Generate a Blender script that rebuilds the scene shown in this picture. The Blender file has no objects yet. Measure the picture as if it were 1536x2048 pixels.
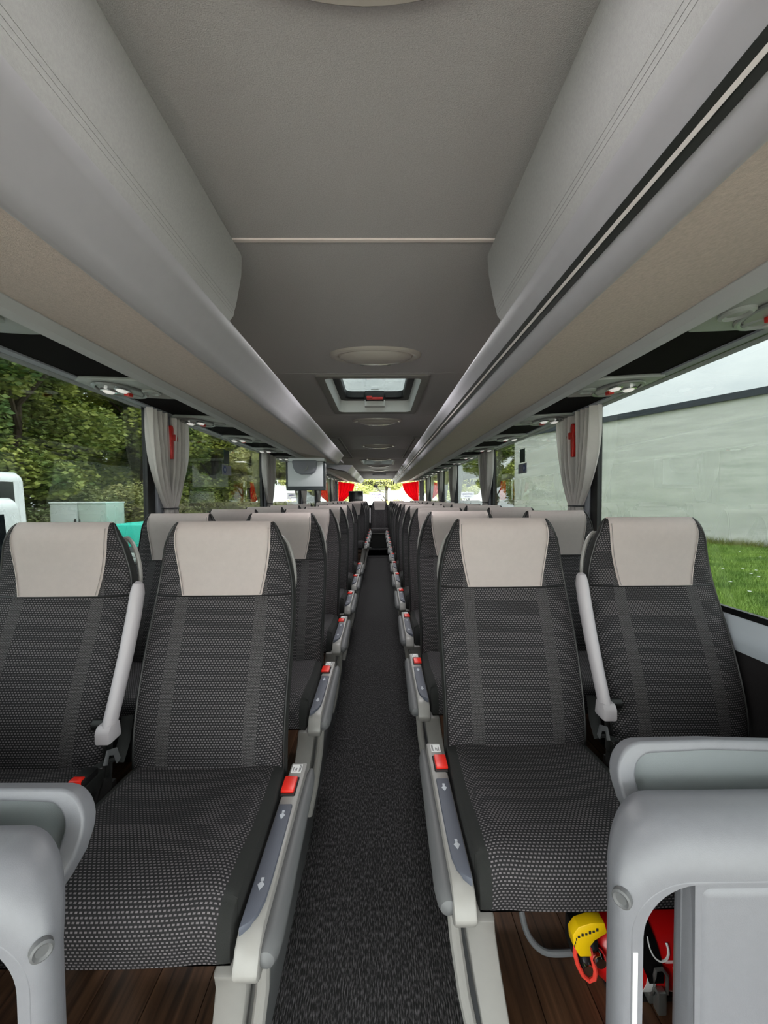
import bpy, bmesh, math, random
from mathutils import Vector, Matrix
import numpy as np
random.seed(4)
scn = bpy.context.scene
COL = scn.collection
PI = math.pi

# ------------------------------------------------------------------ camera
CX = -0.038            # centre line of the coach (camera stands a little beside it)
EYE = 1.37             # eye height above the aisle floor
cam_d = bpy.data.cameras.new('camera')
cam_d.sensor_fit = 'VERTICAL'; cam_d.sensor_height = 36.0
cam_d.lens = 36.0 * 830 / 2048
cam_d.clip_start = 0.02; cam_d.clip_end = 400
cam = bpy.data.objects.new('camera', cam_d); COL.objects.link(cam)
yaw, pitch, roll = math.radians(-0.55), math.radians(-1.93), math.radians(-0.35)
cam.matrix_world = (Matrix.Translation((0, 0, EYE)) @ Matrix.Rotation(yaw, 4, 'Z') @
                    Matrix.Rotation(PI/2 + pitch, 4, 'X') @ Matrix.Rotation(roll, 4, 'Z'))
scn.camera = cam

# ------------------------------------------------------------------ exposure, sky
scn.view_settings.view_transform = 'Standard'
scn.view_settings.look = 'None'
scn.view_settings.gamma = 1.0
scn.view_settings.use_curve_mapping = False
scn.view_settings.exposure = 0.15
SKY = 14.5            # radiance at the zenith of an overcast sky
w = bpy.data.worlds.new('overcast_sky'); scn.world = w; w.use_nodes = True
nt = w.node_tree; nt.nodes.clear()
tc = nt.nodes.new('ShaderNodeTexCoord')
mp = nt.nodes.new('ShaderNodeMapping'); mp.inputs['Scale'].default_value = (1, 1, 2.6)
nz = nt.nodes.new('ShaderNodeTexNoise'); nz.inputs['Scale'].default_value = 4.2; nz.inputs['Detail'].default_value = 6
cr = nt.nodes.new('ShaderNodeValToRGB')
cr.color_ramp.elements[0].position = 0.36; cr.color_ramp.elements[0].color = (0.74, 0.79, 0.82, 1)
cr.color_ramp.elements[1].position = 0.64; cr.color_ramp.elements[1].color = (0.97, 1.0, 1.0, 1)
sx = nt.nodes.new('ShaderNodeSeparateXYZ')
mr = nt.nodes.new('ShaderNodeMapRange')
mr.inputs['From Min'].default_value = 0; mr.inputs['From Max'].default_value = 1
mr.inputs['To Min'].default_value = 0.3333; mr.inputs['To Max'].default_value = 1.0   # overcast: zenith three times the horizon
ml = nt.nodes.new('ShaderNodeMath'); ml.operation = 'MULTIPLY'; ml.inputs[1].default_value = SKY
bg = nt.nodes.new('ShaderNodeBackground'); wo = nt.nodes.new('ShaderNodeOutputWorld')
L = nt.links.new
L(tc.outputs['Generated'], mp.inputs['Vector']); L(mp.outputs[0], nz.inputs['Vector'])
L(nz.outputs['Fac'], cr.inputs[0]); L(cr.outputs[0], bg.inputs['Color'])
L(tc.outputs['Generated'], sx.inputs[0]); L(sx.outputs['Z'], mr.inputs['Value'])
L(mr.outputs[0], ml.inputs[0]); L(ml.outputs[0], bg.inputs['Strength']); L(bg.outputs[0], wo.inputs['Surface'])
w.cycles.sampling_method = 'AUTOMATIC'
scn.cycles.max_bounces = 10; scn.cycles.diffuse_bounces = 6; scn.cycles.glossy_bounces = 4
scn.cycles.transparent_max_bounces = 24; scn.cycles.transmission_bounces = 6
scn.cycles.caustics_reflective = False; scn.cycles.caustics_refractive = False
scn.cycles.use_denoising = True
scn.cycles.sample_clamp_indirect = 6
LAMP_W = 5.5           # watts of each ceiling lamp of the coach

# ------------------------------------------------------------------ helpers
def lin(c):
    return tuple(((v/255)/12.92 if v/255 <= 0.04045 else ((v/255+0.055)/1.055)**2.4) for v in c)

def mat(name, rgb, rough=0.5, metal=0.0, var=0.0, vscale=40, bump=0.0, bscale=200, coat=0, emit=None, es=0, spec=0.5):
    """rgb: sRGB 0-255 base colour; var: mottling of the colour; bump: fine relief."""
    m = bpy.data.materials.new(name); m.use_nodes = True
    n = m.node_tree; b = n.nodes['Principled BSDF']
    c = lin(rgb)
    b.inputs['Base Color'].default_value = (*c, 1)
    b.inputs['Roughness'].default_value = rough; b.inputs['Metallic'].default_value = metal
    b.inputs['Specular IOR Level'].default_value = spec
    if coat: b.inputs['Coat Weight'].default_value = coat
    if emit is not None:
        b.inputs['Emission Color'].default_value = (*lin(emit), 1); b.inputs['Emission Strength'].default_value = es
    t = n.nodes.new('ShaderNodeTexCoord')
    if var:
        z = n.nodes.new('ShaderNodeTexNoise'); z.inputs['Scale'].default_value = vscale; z.inputs['Detail'].default_value = 5
        r = n.nodes.new('ShaderNodeValToRGB')
        r.color_ramp.elements[0].position = 0.3; r.color_ramp.elements[1].position = 0.7
        r.color_ramp.elements[0].color = (*[v*(1-var) for v in c], 1)
        r.color_ramp.elements[1].color = (*[min(1, v*(1+var)) for v in c], 1)
        n.links.new(t.outputs['Object'], z.inputs['Vector']); n.links.new(z.outputs['Fac'], r.inputs[0])
        n.links.new(r.outputs[0], b.inputs['Base Color'])
    if bump:
        z2 = n.nodes.new('ShaderNodeTexNoise'); z2.inputs['Scale'].default_value = bscale; z2.inputs['Detail'].default_value = 3
        bp = n.nodes.new('ShaderNodeBump'); bp.inputs['Strength'].default_value = bump; bp.inputs['Distance'].default_value = 0.002
        n.links.new(t.outputs['Object'], z2.inputs['Vector']); n.links.new(z2.outputs['Fac'], bp.inputs['Height'])
        n.links.new(bp.outputs[0], b.inputs['Normal'])
    return m

def glass(name, tint, f0=0.05, gain=0.9):
    """flat safety glass: tinted see-through plus a mirror share that grows at grazing angles"""
    m = bpy.data.materials.new(name); m.use_nodes = True
    n = m.node_tree; n.nodes.clear()
    o = n.nodes.new('ShaderNodeOutputMaterial'); mx = n.nodes.new('ShaderNodeMixShader')
    tr = n.nodes.new('ShaderNodeBsdfTransparent'); tr.inputs[0].default_value = (*tint, 1)
    gl = n.nodes.new('ShaderNodeBsdfGlossy'); gl.inputs['Roughness'].default_value = 0.0
    gl.inputs['Color'].default_value = (0.95, 1.0, 0.97, 1)
    lw = n.nodes.new('ShaderNodeLayerWeight'); lw.inputs[0].default_value = 0.5
    p = n.nodes.new('ShaderNodeMath'); p.operation = 'POWER'; p.inputs[1].default_value = 5
    a = n.nodes.new('ShaderNodeMath'); a.operation = 'MULTIPLY_ADD'; a.inputs[1].default_value = gain; a.inputs[2].default_value = f0
    n.links.new(lw.outputs['Facing'], p.inputs[0]); n.links.new(p.outputs[0], a.inputs[0])
    n.links.new(a.outputs[0], mx.inputs[0]); n.links.new(tr.outputs[0], mx.inputs[1]); n.links.new(gl.outputs[0], mx.inputs[2])
    n.links.new(mx.outputs[0], o.inputs['Surface'])
    return m

def link(o, parent=None):
    COL.objects.link(o)
    if parent is not None: o.parent = parent
    return o

def mk(name, bm, m, parent=None, smooth=True, angle=35, loc=None):
    me = bpy.data.meshes.new(name)
    bmesh.ops.recalc_face_normals(bm, faces=bm.faces[:])
    bm.to_mesh(me); bm.free()
    for q in (m if isinstance(m, (list, tuple)) else [m]): me.materials.append(q)
    if smooth:
        for p in me.polygons: p.use_smooth = True
        me.set_sharp_from_angle(angle=math.radians(angle))
    o = bpy.data.objects.new(name, me)
    if loc is not None: o.location = loc
    return link(o, parent)

def tag(o, label=None, cat=None, group=None, kind=None):
    if label: o['label'] = label
    if cat: o['category'] = cat
    if group: o['group'] = group
    if kind: o['kind'] = kind
    return o

def empty(name, loc=(0, 0, 0), rz=0):
    o = bpy.data.objects.new(name, None); o.location = loc; o.rotation_euler = (0, 0, rz); o.empty_display_size = 0.05
    return link(o)

def copy_tree(o, parent=None):
    c = o.copy(); COL.objects.link(c)
    if parent is not None: c.parent = parent
    for ch in [x for x in o.children]: copy_tree(ch, c)
    return c

def box(bm, x0, x1, y0, y1, z0, z1, bev=0.0, seg=2, mi=0):
    t = bmesh.new()
    bmesh.ops.create_cube(t, size=1.0)
    for v in t.verts:
        v.co = Vector(((x0+x1)/2 + v.co.x*(x1-x0), (y0+y1)/2 + v.co.y*(y1-y0), (z0+z1)/2 + v.co.z*(z1-z0)))
    if bev: bmesh.ops.bevel(t, geom=t.edges[:], offset=bev, segments=seg, profile=0.5, affect='EDGES')
    merge(bm, t, mi)

def merge(bm, t, mi=None):
    if mi is not None:
        for f in t.faces: f.material_index = mi
    me = bpy.data.meshes.new('tmp'); t.to_mesh(me); t.free(); bm.from_mesh(me); bpy.data.meshes.remove(me)

def prism(bm, poly, axis, lo, hi, bev=0.0, seg=2, mi=0):
    """poly: list of 2D points; axis 'x': (y,z), 'y': (x,z), 'z': (x,y)"""
    t = bmesh.new()
    def P(a, b, c):
        return (c, a, b) if axis == 'x' else (a, c, b) if axis == 'y' else (a, b, c)
    v0 = [t.verts.new(P(a, b, lo)) for a, b in poly]; v1 = [t.verts.new(P(a, b, hi)) for a, b in poly]
    n = len(poly)
    t.faces.new(v0); t.faces.new(v1[::-1])
    for i in range(n): t.faces.new((v0[i], v0[(i+1) % n], v1[(i+1) % n], v1[i]))
    bmesh.ops.recalc_face_normals(t, faces=t.faces[:])
    if bev:
        es = [e for e in t.edges if len(e.link_faces) == 2 and e.calc_face_angle(0) > 0.6]
        bmesh.ops.bevel(t, geom=es, offset=bev, segments=seg, profile=0.5, affect='EDGES')
    bmesh.ops.triangulate(t, faces=[f for f in t.faces if len(f.verts) > 4])
    merge(bm, t, mi)

def sweep(bm, pts, rad, n=10, closed=False, mi=0, flat=1.0, up=None):
    """tube along pts; rad: number or list; flat scales the second section axis"""
    pts = [Vector(p) for p in pts]; N = len(pts); t = bmesh.new(); rings = []
    prev = None
    for i, p in enumerate(pts):
        a = pts[(i-1) % N] if (closed or i > 0) else p
        b = pts[(i+1) % N] if (closed or i < N-1) else p
        d = (b - a).normalized()
        u = Vector(up) if up else (prev if prev is not None else (Vector((0, 0, 1)) if abs(d.z) < 0.9 else Vector((1, 0, 0))))
        s = d.cross(u)
        if s.length < 1e-5: s = d.cross(Vector((0.3, 1, 0.2)))
        s.normalize(); u2 = s.cross(d).normalized(); prev = u2
        r = rad[i] if isinstance(rad, (list, tuple)) else rad
        rings.append([t.verts.new(p + s*math.cos(2*PI*k/n)*r + u2*math.sin(2*PI*k/n)*r*flat) for k in range(n)])
    for i in range(N if closed else N-1):
        A, B = rings[i], rings[(i+1) % N]
        for k in range(n): t.faces.new((A[k], A[(k+1) % n], B[(k+1) % n], B[k]))
    if not closed: t.faces.new(rings[0][::-1]); t.faces.new(rings[-1])
    bmesh.ops.recalc_face_normals(t, faces=t.faces[:])
    merge(bm, t, mi)

def lathe(bm, prof, c=(0, 0, 0), axis='z', n=24, sx=1.0, sy=1.0, mi=0):
    """prof: (radius, height) pairs, turned about axis through c; sx, sy squash the circle to an oval"""
    t = bmesh.new(); rings = []
    for r, h in prof:
        ring = []
        for k in range(n):
            a = 2*PI*k/n; x, y = r*math.cos(a)*sx, r*math.sin(a)*sy
            q = (x, y, h) if axis == 'z' else (h, x, y) if axis == 'x' else (x, h, y)
            ring.append(t.verts.new((c[0]+q[0], c[1]+q[1], c[2]+q[2])))
        rings.append(ring)
    for A, B in zip(rings[:-1], rings[1:]):
        for k in range(n): t.faces.new((A[k], A[(k+1) % n], B[(k+1) % n], B[k]))
    t.faces.new(rings[0][::-1]); t.faces.new(rings[-1])
    bmesh.ops.recalc_face_normals(t, faces=t.faces[:])
    merge(bm, t, mi)

def grid(bm, f, nu, nv, mi=0, uvf=None):
    vs = [[bm.verts.new(f(i/nu, j/nv)) for j in range(nv+1)] for i in range(nu+1)]
    uvl = bm.loops.layers.uv.verify() if uvf else None
    for i in range(nu):
        for j in range(nv):
            fc = bm.faces.new((vs[i][j], vs[i+1][j], vs[i+1][j+1], vs[i][j+1])); fc.material_index = mi
            if uvl:
                for lp, (a, b) in zip(fc.loops, ((i, j), (i+1, j), (i+1, j+1), (i, j+1))): lp[uvl].uv = uvf(a/nu, b/nv)

def arc(cx, cy, r, a0, a1, n=8, rx=None):
    rx = rx or r
    return [(cx + rx*math.cos(math.radians(a0+(a1-a0)*i/n)), cy + r*math.sin(math.radians(a0+(a1-a0)*i/n))) for i in range(n+1)]

def text_mesh(name, s, size, m, loc, rot, parent=None, depth=0.0008, align='CENTER', sx=1.0, bold=0.0, width=None):
    cu = bpy.data.curves.new(name, 'FONT'); cu.body = s; cu.size = size; cu.extrude = depth; cu.align_x = align; cu.align_y = 'CENTER'; cu.offset = bold
    tmp = bpy.data.objects.new('tmp_text', cu); COL.objects.link(tmp)
    bpy.context.view_layer.update()
    me = bpy.data.meshes.new_from_object(tmp.evaluated_get(bpy.context.evaluated_depsgraph_get()))
    bpy.data.objects.remove(tmp); me.name = name
    me.materials.clear(); me.materials.append(m)
    if width: sx = width/(max(v.co.x for v in me.vertices)-min(v.co.x for v in me.vertices))
    o = bpy.data.objects.new(name, me); o.location = loc; o.rotation_euler = rot; o.scale = (sx, 1, 1)
    return link(o, parent)

# ------------------------------------------------------------------ materials
M = {}
M['ceiling'] = mat('ceiling felt', (184, 181, 182), 0.9, var=0.10, vscale=300, bump=0.5, bscale=500)
M['lid'] = mat('light grey bin lid vinyl', (156, 155, 155), 0.7, var=0.05, vscale=200, bump=0.25, bscale=700)
M['rail'] = mat('silver painted rail', (154, 152, 157), 0.5, var=0.02, vscale=30)
M['tan'] = mat('beige grey needle felt', (181, 168, 160), 0.92, var=0.10, vscale=130, bump=0.5, bscale=400)
M['lip'] = mat('pale grey edge profile', (176, 178, 180), 0.45)
M['blackpanel'] = mat('black service channel felt', (13, 10, 10), 0.95, spec=0.1)
M['stripe'] = mat('matt black inlay', (20, 22, 18), 0.55)
M['alu'] = mat('satin aluminium inlay', (215, 208, 205), 0.35, metal=0.2)
M['winframe'] = mat('window frame plastic', (134, 136, 144), 0.5)
M['frit'] = mat('black window edge', (10, 10, 11), 0.35)
M['sill'] = mat('silver blue sill plastic', (196, 203, 212), 0.4)
M['wallcloth'] = mat('dark side wall carpet', (22, 18, 20), 0.95, bump=0.4)
M['greyplastic'] = mat('grey moulded plastic', (122, 123, 129), 0.42, var=0.02, vscale=60, bump=0.12, bscale=900)
M['trayface'] = mat('bluish grey tray face', (122, 128, 131), 0.45, bump=0.12, bscale=900)
M['silver'] = mat('silver grey seat plastic', (144, 142, 139), 0.38, var=0.02)
M['silverdark'] = mat('mid grey seat plastic', (98, 99, 101), 0.5)
M['pad'] = mat('dark slate armrest pad', (84, 88, 100), 0.55, bump=0.15, bscale=900)
M['armrest'] = mat('pale grey armrest skin', (180, 175, 180), 0.42)
M['red'] = mat('red release button', (235, 42, 28), 0.35)
M['leather'] = mat('light beige grey leatherette', (236, 224, 220), 0.5, var=0.02, vscale=60, bump=0.15, bscale=900)
M['thread'] = mat('cover seam thread', (150, 140, 136), 0.7)
M['blackcloth'] = mat('plain black seat cloth', (26, 27, 26), 0.92, bump=0.3, bscale=900)
M['black'] = mat('black plastic', (18, 18, 19), 0.45)
M['white'] = mat('white label print', (236, 236, 236), 0.5)
M['reflective'] = mat('white reflective tape', (250, 250, 250), 0.3)
M['ink'] = mat('dark print', (40, 40, 42), 0.6)
M['icon'] = mat('pale print', (190, 194, 202), 0.6)
M['chrome'] = mat('chrome', (225, 225, 228), 0.12, metal=1.0)
M['steel'] = mat('brushed steel', (150, 152, 150), 0.35, metal=0.8)
M['psu'] = mat('service unit plastic', (142, 146, 142), 0.35, var=0.03)
M['lens'] = mat('reading lamp lens', (250, 248, 244), 0.15, emit=(255, 250, 244), es=0.35)
M['hatchwhite'] = mat('white hatch reveal', (228, 230, 228), 0.6, bump=0.1)
M['hatchframe'] = mat('hatch trim', (140, 138, 134), 0.6)
M['lampdome'] = mat('ceiling lamp cover', (178, 172, 165), 0.25, spec=0.5)
M['curtain'] = mat('pale grey curtain cloth', (240, 236, 234), 0.9, var=0.03, bump=0.15, bscale=600)
M['redcloth'] = mat('red rear curtain', (200, 12, 28), 0.75)
M['tv'] = mat('pale monitor housing', (228, 232, 235), 0.45)
M['tvdark'] = mat('dark monitor rim', (52, 58, 62), 0.4)
M['extred'] = mat('extinguisher red', (196, 14, 16), 0.3, coat=0.3)
M['extpink'] = mat('extinguisher print', (232, 196, 196), 0.5)
M['yellow'] = mat('yellow lever plastic', (246, 200, 6), 0.45)
M['coral'] = mat('coral red pull ring', (238, 72, 58), 0.45)
M['cable'] = mat('grey hose', (120, 122, 126), 0.45)
M['handlered'] = mat('red emergency plastic', (186, 26, 18), 0.4)
M['stickergreen'] = mat('dark green sticker', (18, 58, 46), 0.5)
M['stickerblue'] = mat('grey blue sticker', (122, 126, 142), 0.5)
M['bluemark'] = mat('blue sticker mark', (40, 66, 130), 0.5)
M['paper'] = mat('white sticker', (240, 236, 246), 0.6)
M['purple'] = mat('purple print', (110, 80, 190), 0.6)
M['glass_side'] = glass('tinted side glass', (0.366, 0.383, 0.375), 0.05, 0.85)
M['glass_roof'] = glass('tinted roof glass', (0.31, 0.328, 0.322), 0.03, 0.8)
M['glass_clear'] = glass('clear glass', (0.96, 0.965, 0.94), 0.03, 0.8)
M['belt'] = mat('black belt webbing', (34, 36, 36), 0.8, bump=0.4, bscale=1200)

def translucent(m, col, share):
    n = m.node_tree; o = n.nodes['Material Output']; b = n.nodes['Principled BSDF']
    t = n.nodes.new('ShaderNodeBsdfTranslucent'); t.inputs[0].default_value = (*lin(col), 1)
    x = n.nodes.new('ShaderNodeMixShader'); x.inputs[0].default_value = share
    n.links.new(b.outputs[0], x.inputs[1]); n.links.new(t.outputs[0], x.inputs[2]); n.links.new(x.outputs[0], o.inputs['Surface'])
translucent(M['curtain'], (240, 238, 236), 0.4); translucent(M['redcloth'], (230, 10, 26), 0.45); translucent(M['paper'], (250, 246, 255), 0.6)
def fabric_mat(nm='woven seat cloth', bands=True):
    """woven seat cloth: pale stitches staggered on black, two finer ribbed bands down the panel"""
    m = bpy.data.materials.new(nm); m.use_nodes = True
    n = m.node_tree; b = n.nodes['Principled BSDF']; b.inputs['Roughness'].default_value = 0.8
    b.inputs['Specular IOR Level'].default_value = 0.3
    uv = n.nodes.new('ShaderNodeUVMap')
    def brick(bw, rh, mort, c1):
        k = n.nodes.new('ShaderNodeTexBrick'); k.offset = 0.5; k.squash = 1
        k.inputs['Scale'].default_value = 1.0; k.inputs['Brick Width'].default_value = bw; k.inputs['Row Height'].default_value = rh
        k.inputs['Mortar Size'].default_value = mort; k.inputs['Mortar Smooth'].default_value = 0.25
        k.inputs['Color1'].default_value = (*lin(c1), 1); k.inputs['Color2'].default_value = (*lin([v*0.9 for v in c1]), 1)
        k.inputs['Mortar'].default_value = (*lin((29, 28, 30)), 1)
        n.links.new(uv.outputs[0], k.inputs['Vector']); return k
    A = brick(0.0084, 0.0066, 0.0021, (112, 107, 110)); B = brick(0.0084, 0.0033, 0.0009, (100, 97, 99))
    s = n.nodes.new('ShaderNodeSeparateXYZ'); n.links.new(uv.outputs[0], s.inputs[0])
    ab = n.nodes.new('ShaderNodeMath'); ab.operation = 'ABSOLUTE'; n.links.new(s.outputs[0], ab.inputs[0])
    g1 = n.nodes.new('ShaderNodeMath'); g1.operation = 'GREATER_THAN'; g1.inputs[1].default_value = 0.105
    g2 = n.nodes.new('ShaderNodeMath'); g2.operation = 'LESS_THAN'; g2.inputs[1].default_value = 0.142
    g3 = n.nodes.new('ShaderNodeMath'); g3.operation = 'MULTIPLY'
    n.links.new(ab.outputs[0], g1.inputs[0]); n.links.new(ab.outputs[0], g2.inputs[0])
    n.links.new(g1.outputs[0], g3.inputs[0]); n.links.new(g2.outputs[0], g3.inputs[1])
    mx = n.nodes.new('ShaderNodeMix'); mx.data_type = 'RGBA'
    mx.inputs[0].default_value = 0
    if bands: n.links.new(g3.outputs[0], mx.inputs[0])
    n.links.new(A.outputs['Color'], mx.inputs[6]); n.links.new(B.outputs['Color'], mx.inputs[7])
    n.links.new(mx.outputs[2], b.inputs['Base Color'])
    bp = n.nodes.new('ShaderNodeBump'); bp.inputs['Strength'].default_value = 0.5; bp.inputs['Distance'].default_value = 0.001; bp.invert = True
    n.links.new(A.outputs['Fac'], bp.inputs['Height']); n.links.new(bp.outputs[0], b.inputs['Normal'])
    return m
M['fabric'] = fabric_mat()
M['fabric2'] = fabric_mat('woven cushion cloth', False)

def carpet_mat():
    m = mat('charcoal ribbed carpet', (46, 45, 45), 0.95)
    n = m.node_tree; b = n.nodes['Principled BSDF']; t = n.nodes.new('ShaderNodeTexCoord')
    mp = n.nodes.new('ShaderNodeMapping'); mp.inputs['Scale'].default_value = (260, 60, 60)
    z = n.nodes.new('ShaderNodeTexNoise'); z.inputs['Scale'].default_value = 1; z.inputs['Detail'].default_value = 4
    r = n.nodes.new('ShaderNodeValToRGB'); r.color_ramp.elements[0].position = 0.46; r.color_ramp.elements[1].position = 0.74
    r.color_ramp.elements[0].color = (*lin((18, 18, 18)), 1); r.color_ramp.elements[1].color = (*lin((104, 101, 104)), 1)
    wv = n.nodes.new('ShaderNodeTexWave'); wv.bands_direction = 'X'; wv.inputs['Scale'].default_value = 48
    bp = n.nodes.new('ShaderNodeBump'); bp.inputs['Strength'].default_value = 0.6; bp.inputs['Distance'].default_value = 0.003
    n.links.new(t.outputs['Object'], mp.inputs[0]); n.links.new(mp.outputs[0], z.inputs['Vector']); n.links.new(z.outputs['Fac'], r.inputs[0])
    n.links.new(r.outputs[0], b.inputs['Base Color']); n.links.new(t.outputs['Object'], wv.inputs['Vector'])
    n.links.new(wv.outputs['Fac'], bp.inputs['Height']); n.links.new(bp.outputs[0], b.inputs['Normal'])
    return m
M['carpet'] = carpet_mat()

def wood_mat():
    m = mat('dark walnut plank', (70, 48, 34), 0.4)
    n = m.node_tree; b = n.nodes['Principled BSDF']; t = n.nodes.new('ShaderNodeTexCoord')
    oi = n.nodes.new('ShaderNodeObjectInfo')
    ad = n.nodes.new('ShaderNodeVectorMath'); ad.operation = 'ADD'
    mp = n.nodes.new('ShaderNodeMapping'); mp.inputs['Scale'].default_value = (60, 2.5, 10)
    z = n.nodes.new('ShaderNodeTexNoise'); z.inputs['Scale'].default_value = 1; z.inputs['Detail'].default_value = 6; z.inputs['Distortion'].default_value = 0.6
    r = n.nodes.new('ShaderNodeValToRGB'); r.color_ramp.elements[0].position = 0.3; r.color_ramp.elements[1].position = 0.75
    r.color_ramp.elements[0].color = (*lin((48, 31, 22)), 1); r.color_ramp.elements[1].color = (*lin((112, 80, 58)), 1)
    n.links.new(t.outputs['Object'], ad.inputs[0]); n.links.new(oi.outputs['Random'], ad.inputs[1])
    n.links.new(ad.outputs[0], mp.inputs[0]); n.links.new(mp.outputs[0], z.inputs['Vector']); n.links.new(z.outputs['Fac'], r.inputs[0])
    n.links.new(r.outputs[0], b.inputs['Base Color'])
    return m
M['wood'] = wood_mat()

def leaf_mat(name, c1, c2):
    m = mat(name, c1, 0.7)
    n = m.node_tree; b = n.nodes['Principled BSDF']
    t = n.nodes.new('ShaderNodeTexCoord'); oi = n.nodes.new('ShaderNodeObjectInfo')
    z = n.nodes.new('ShaderNodeTexNoise'); z.inputs['Scale'].default_value = 0.9; z.inputs['Detail'].default_value = 6
    ad = n.nodes.new('ShaderNodeMath'); ad.operation = 'MULTIPLY_ADD'; ad.inputs[1].default_value = 0.35; ad.inputs[2].default_value = -0.17
    a2 = n.nodes.new('ShaderNodeMath'); a2.operation = 'ADD'
    r = n.nodes.new('ShaderNodeValToRGB'); r.color_ramp.elements[0].position = 0.3; r.color_ramp.elements[1].position = 0.75
    r.color_ramp.elements[0].color = (*lin(c1), 1); r.color_ramp.elements[1].color = (*lin(c2), 1)
    n.links.new(t.outputs['Object'], z.inputs['Vector']); n.links.new(oi.outputs['Random'], ad.inputs[0])
    n.links.new(z.outputs['Fac'], a2.inputs[0]); n.links.new(ad.outputs[0], a2.inputs[1]); n.links.new(a2.outputs[0], r.inputs[0])
    n.links.new(r.outputs[0], b.inputs['Base Color'])
    return m
M['leaf'] = leaf_mat('tree leaves', (84, 114, 56), (212, 214, 112))
M['bush'] = leaf_mat('bush leaves', (110, 126, 80), (186, 184, 118))
M['grass'] = leaf_mat('meadow grass', (76, 116, 44), (160, 186, 88))
M['leafpale'] = leaf_mat('overexposed leaves', (196, 200, 130), (246, 240, 190))  # overexposure of the foliage behind the rear window put into the leaf colour
M['drygrass'] = leaf_mat('dry grass', (120, 130, 60), (176, 170, 100))
M['bark'] = mat('bark', (70, 58, 46), 0.95, var=0.3, vscale=6)
M['lawn'] = mat('lawn soil', (98, 122, 64), 0.95, var=0.4, vscale=3)
M['asphalt'] = mat('pale yard paving', (168, 166, 158), 0.95, var=0.15, vscale=4)
def concrete_mat():
    m = mat('pale board marked concrete', (220, 219, 215), 0.9)
    n = m.node_tree; b = n.nodes['Principled BSDF']; t = n.nodes.new('ShaderNodeTexCoord')
    mp = n.nodes.new('ShaderNodeMapping'); mp.inputs['Scale'].default_value = (0.35, 0.35, 3.0)
    z = n.nodes.new('ShaderNodeTexNoise'); z.inputs['Scale'].default_value = 1; z.inputs['Detail'].default_value = 8; z.inputs['Roughness'].default_value = 0.65
    r = n.nodes.new('ShaderNodeValToRGB'); r.color_ramp.elements[0].position = 0.3; r.color_ramp.elements[1].position = 0.7
    r.color_ramp.elements[0].color = (*lin((200, 200, 196)), 1); r.color_ramp.elements[1].color = (*lin((236, 234, 230)), 1)
    n.links.new(t.outputs['Object'], mp.inputs[0]); n.links.new(mp.outputs[0], z.inputs['Vector']); n.links.new(z.outputs['Fac'], r.inputs[0])
    n.links.new(r.outputs[0], b.inputs['Base Color']); return m
M['concrete'] = concrete_mat()
M['cap'] = mat('dark roof edge', (54, 60, 70), 0.5)
M['vanwhite'] = mat('white vehicle paint', (244, 248, 248), 0.25, coat=0.4)
M['vanglass'] = mat('dark vehicle glass', (24, 28, 32), 0.08, spec=0.7)
M['tyre'] = mat('tyre rubber', (26, 26, 27), 0.85)
M['kiosk'] = mat('pale grey kiosk paint', (196, 202, 200), 0.5, var=0.02)
M['kioskgreen'] = mat('pale green grey kiosk paint', (182, 194, 186), 0.5, var=0.02)
M['tarp'] = mat('turquoise tarpaulin', (60, 214, 192), 0.5, bump=0.8, bscale=8)

# ================================================================== STRUCTURE
Y0, Y1 = -2.1, 11.6      # front and rear of the saloon
PLAT = 0.17              # seat platform above the aisle floor
AL, AR = -0.298, 0.2425  # aisle edges
CEIL = EYE + 0.735
WH = 1.19                # half width at the side walls
def X(xc): return xc + CX

bm = bmesh.new(); box(bm, AL, AR, Y0, 9.7, -0.05, 0.0)
floor = tag(mk('floor', bm, M['carpet'], smooth=False), kind='structure')
bm = bmesh.new(); box(bm, X(-WH), AL, Y0, Y1, 0.02, PLAT-0.012); box(bm, AR, X(WH), Y0, Y1, 0.02, PLAT-0.012)
box(bm, AL, AR, 9.7, Y1, 0.02, PLAT-0.012)
mk('platform', bm, M['black'], floor, smooth=False)
for s in (-1, 1):
    edge = AL if s < 0 else AR
    end = X(s*WH); k = 7; step = (end - edge)/k
    for i in range(k):
        a, b_ = sorted((edge+step*i, edge+step*(i+1)))
        for y0_, y1_ in ((Y0, 0.86 + 0.31*(i % 3)), (0.86 + 0.31*(i % 3), 4.1+0.4*(i % 2)), (4.1+0.4*(i % 2), 9.7)):
            bm = bmesh.new(); box(bm, a+0.0012, b_-0.0012, y0_+0.001, y1_-0.001, PLAT-0.012, PLAT)
            mk('plank', bm, M['wood'], floor, smooth=False)
    # edge profile of the platform along the aisle
    bm = bmesh.new()
    poly = [(edge, 0.0), (edge-s*0.006, 0.0), (edge-s*0.010, 0.10), (edge-s*0.012, PLAT-0.01), (edge-s*0.006, PLAT+0.006), (edge+s*0.035, PLAT+0.006), (edge+s*0.035, PLAT), (edge, PLAT)]
    prism(bm, poly, 'y', Y0, 9.7)
    tag(mk('trim_%d' % (1 if s < 0 else 2), bm, M['silverdark']), kind='structure')
# rear steps
bm = bmesh.new(); box(bm, AL, AR, 9.7, 9.72, 0, PLAT); box(bm, AL, AR, 9.69, 9.74, PLAT-0.005, PLAT+0.012, 0.004)
mk('step_edge', bm, M['silverdark'], floor)
bm = bmesh.new(); box(bm, AL, AR, 10.05, 10.09, PLAT, 0.30); mk('step_riser', bm, M['black'], floor)

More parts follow.
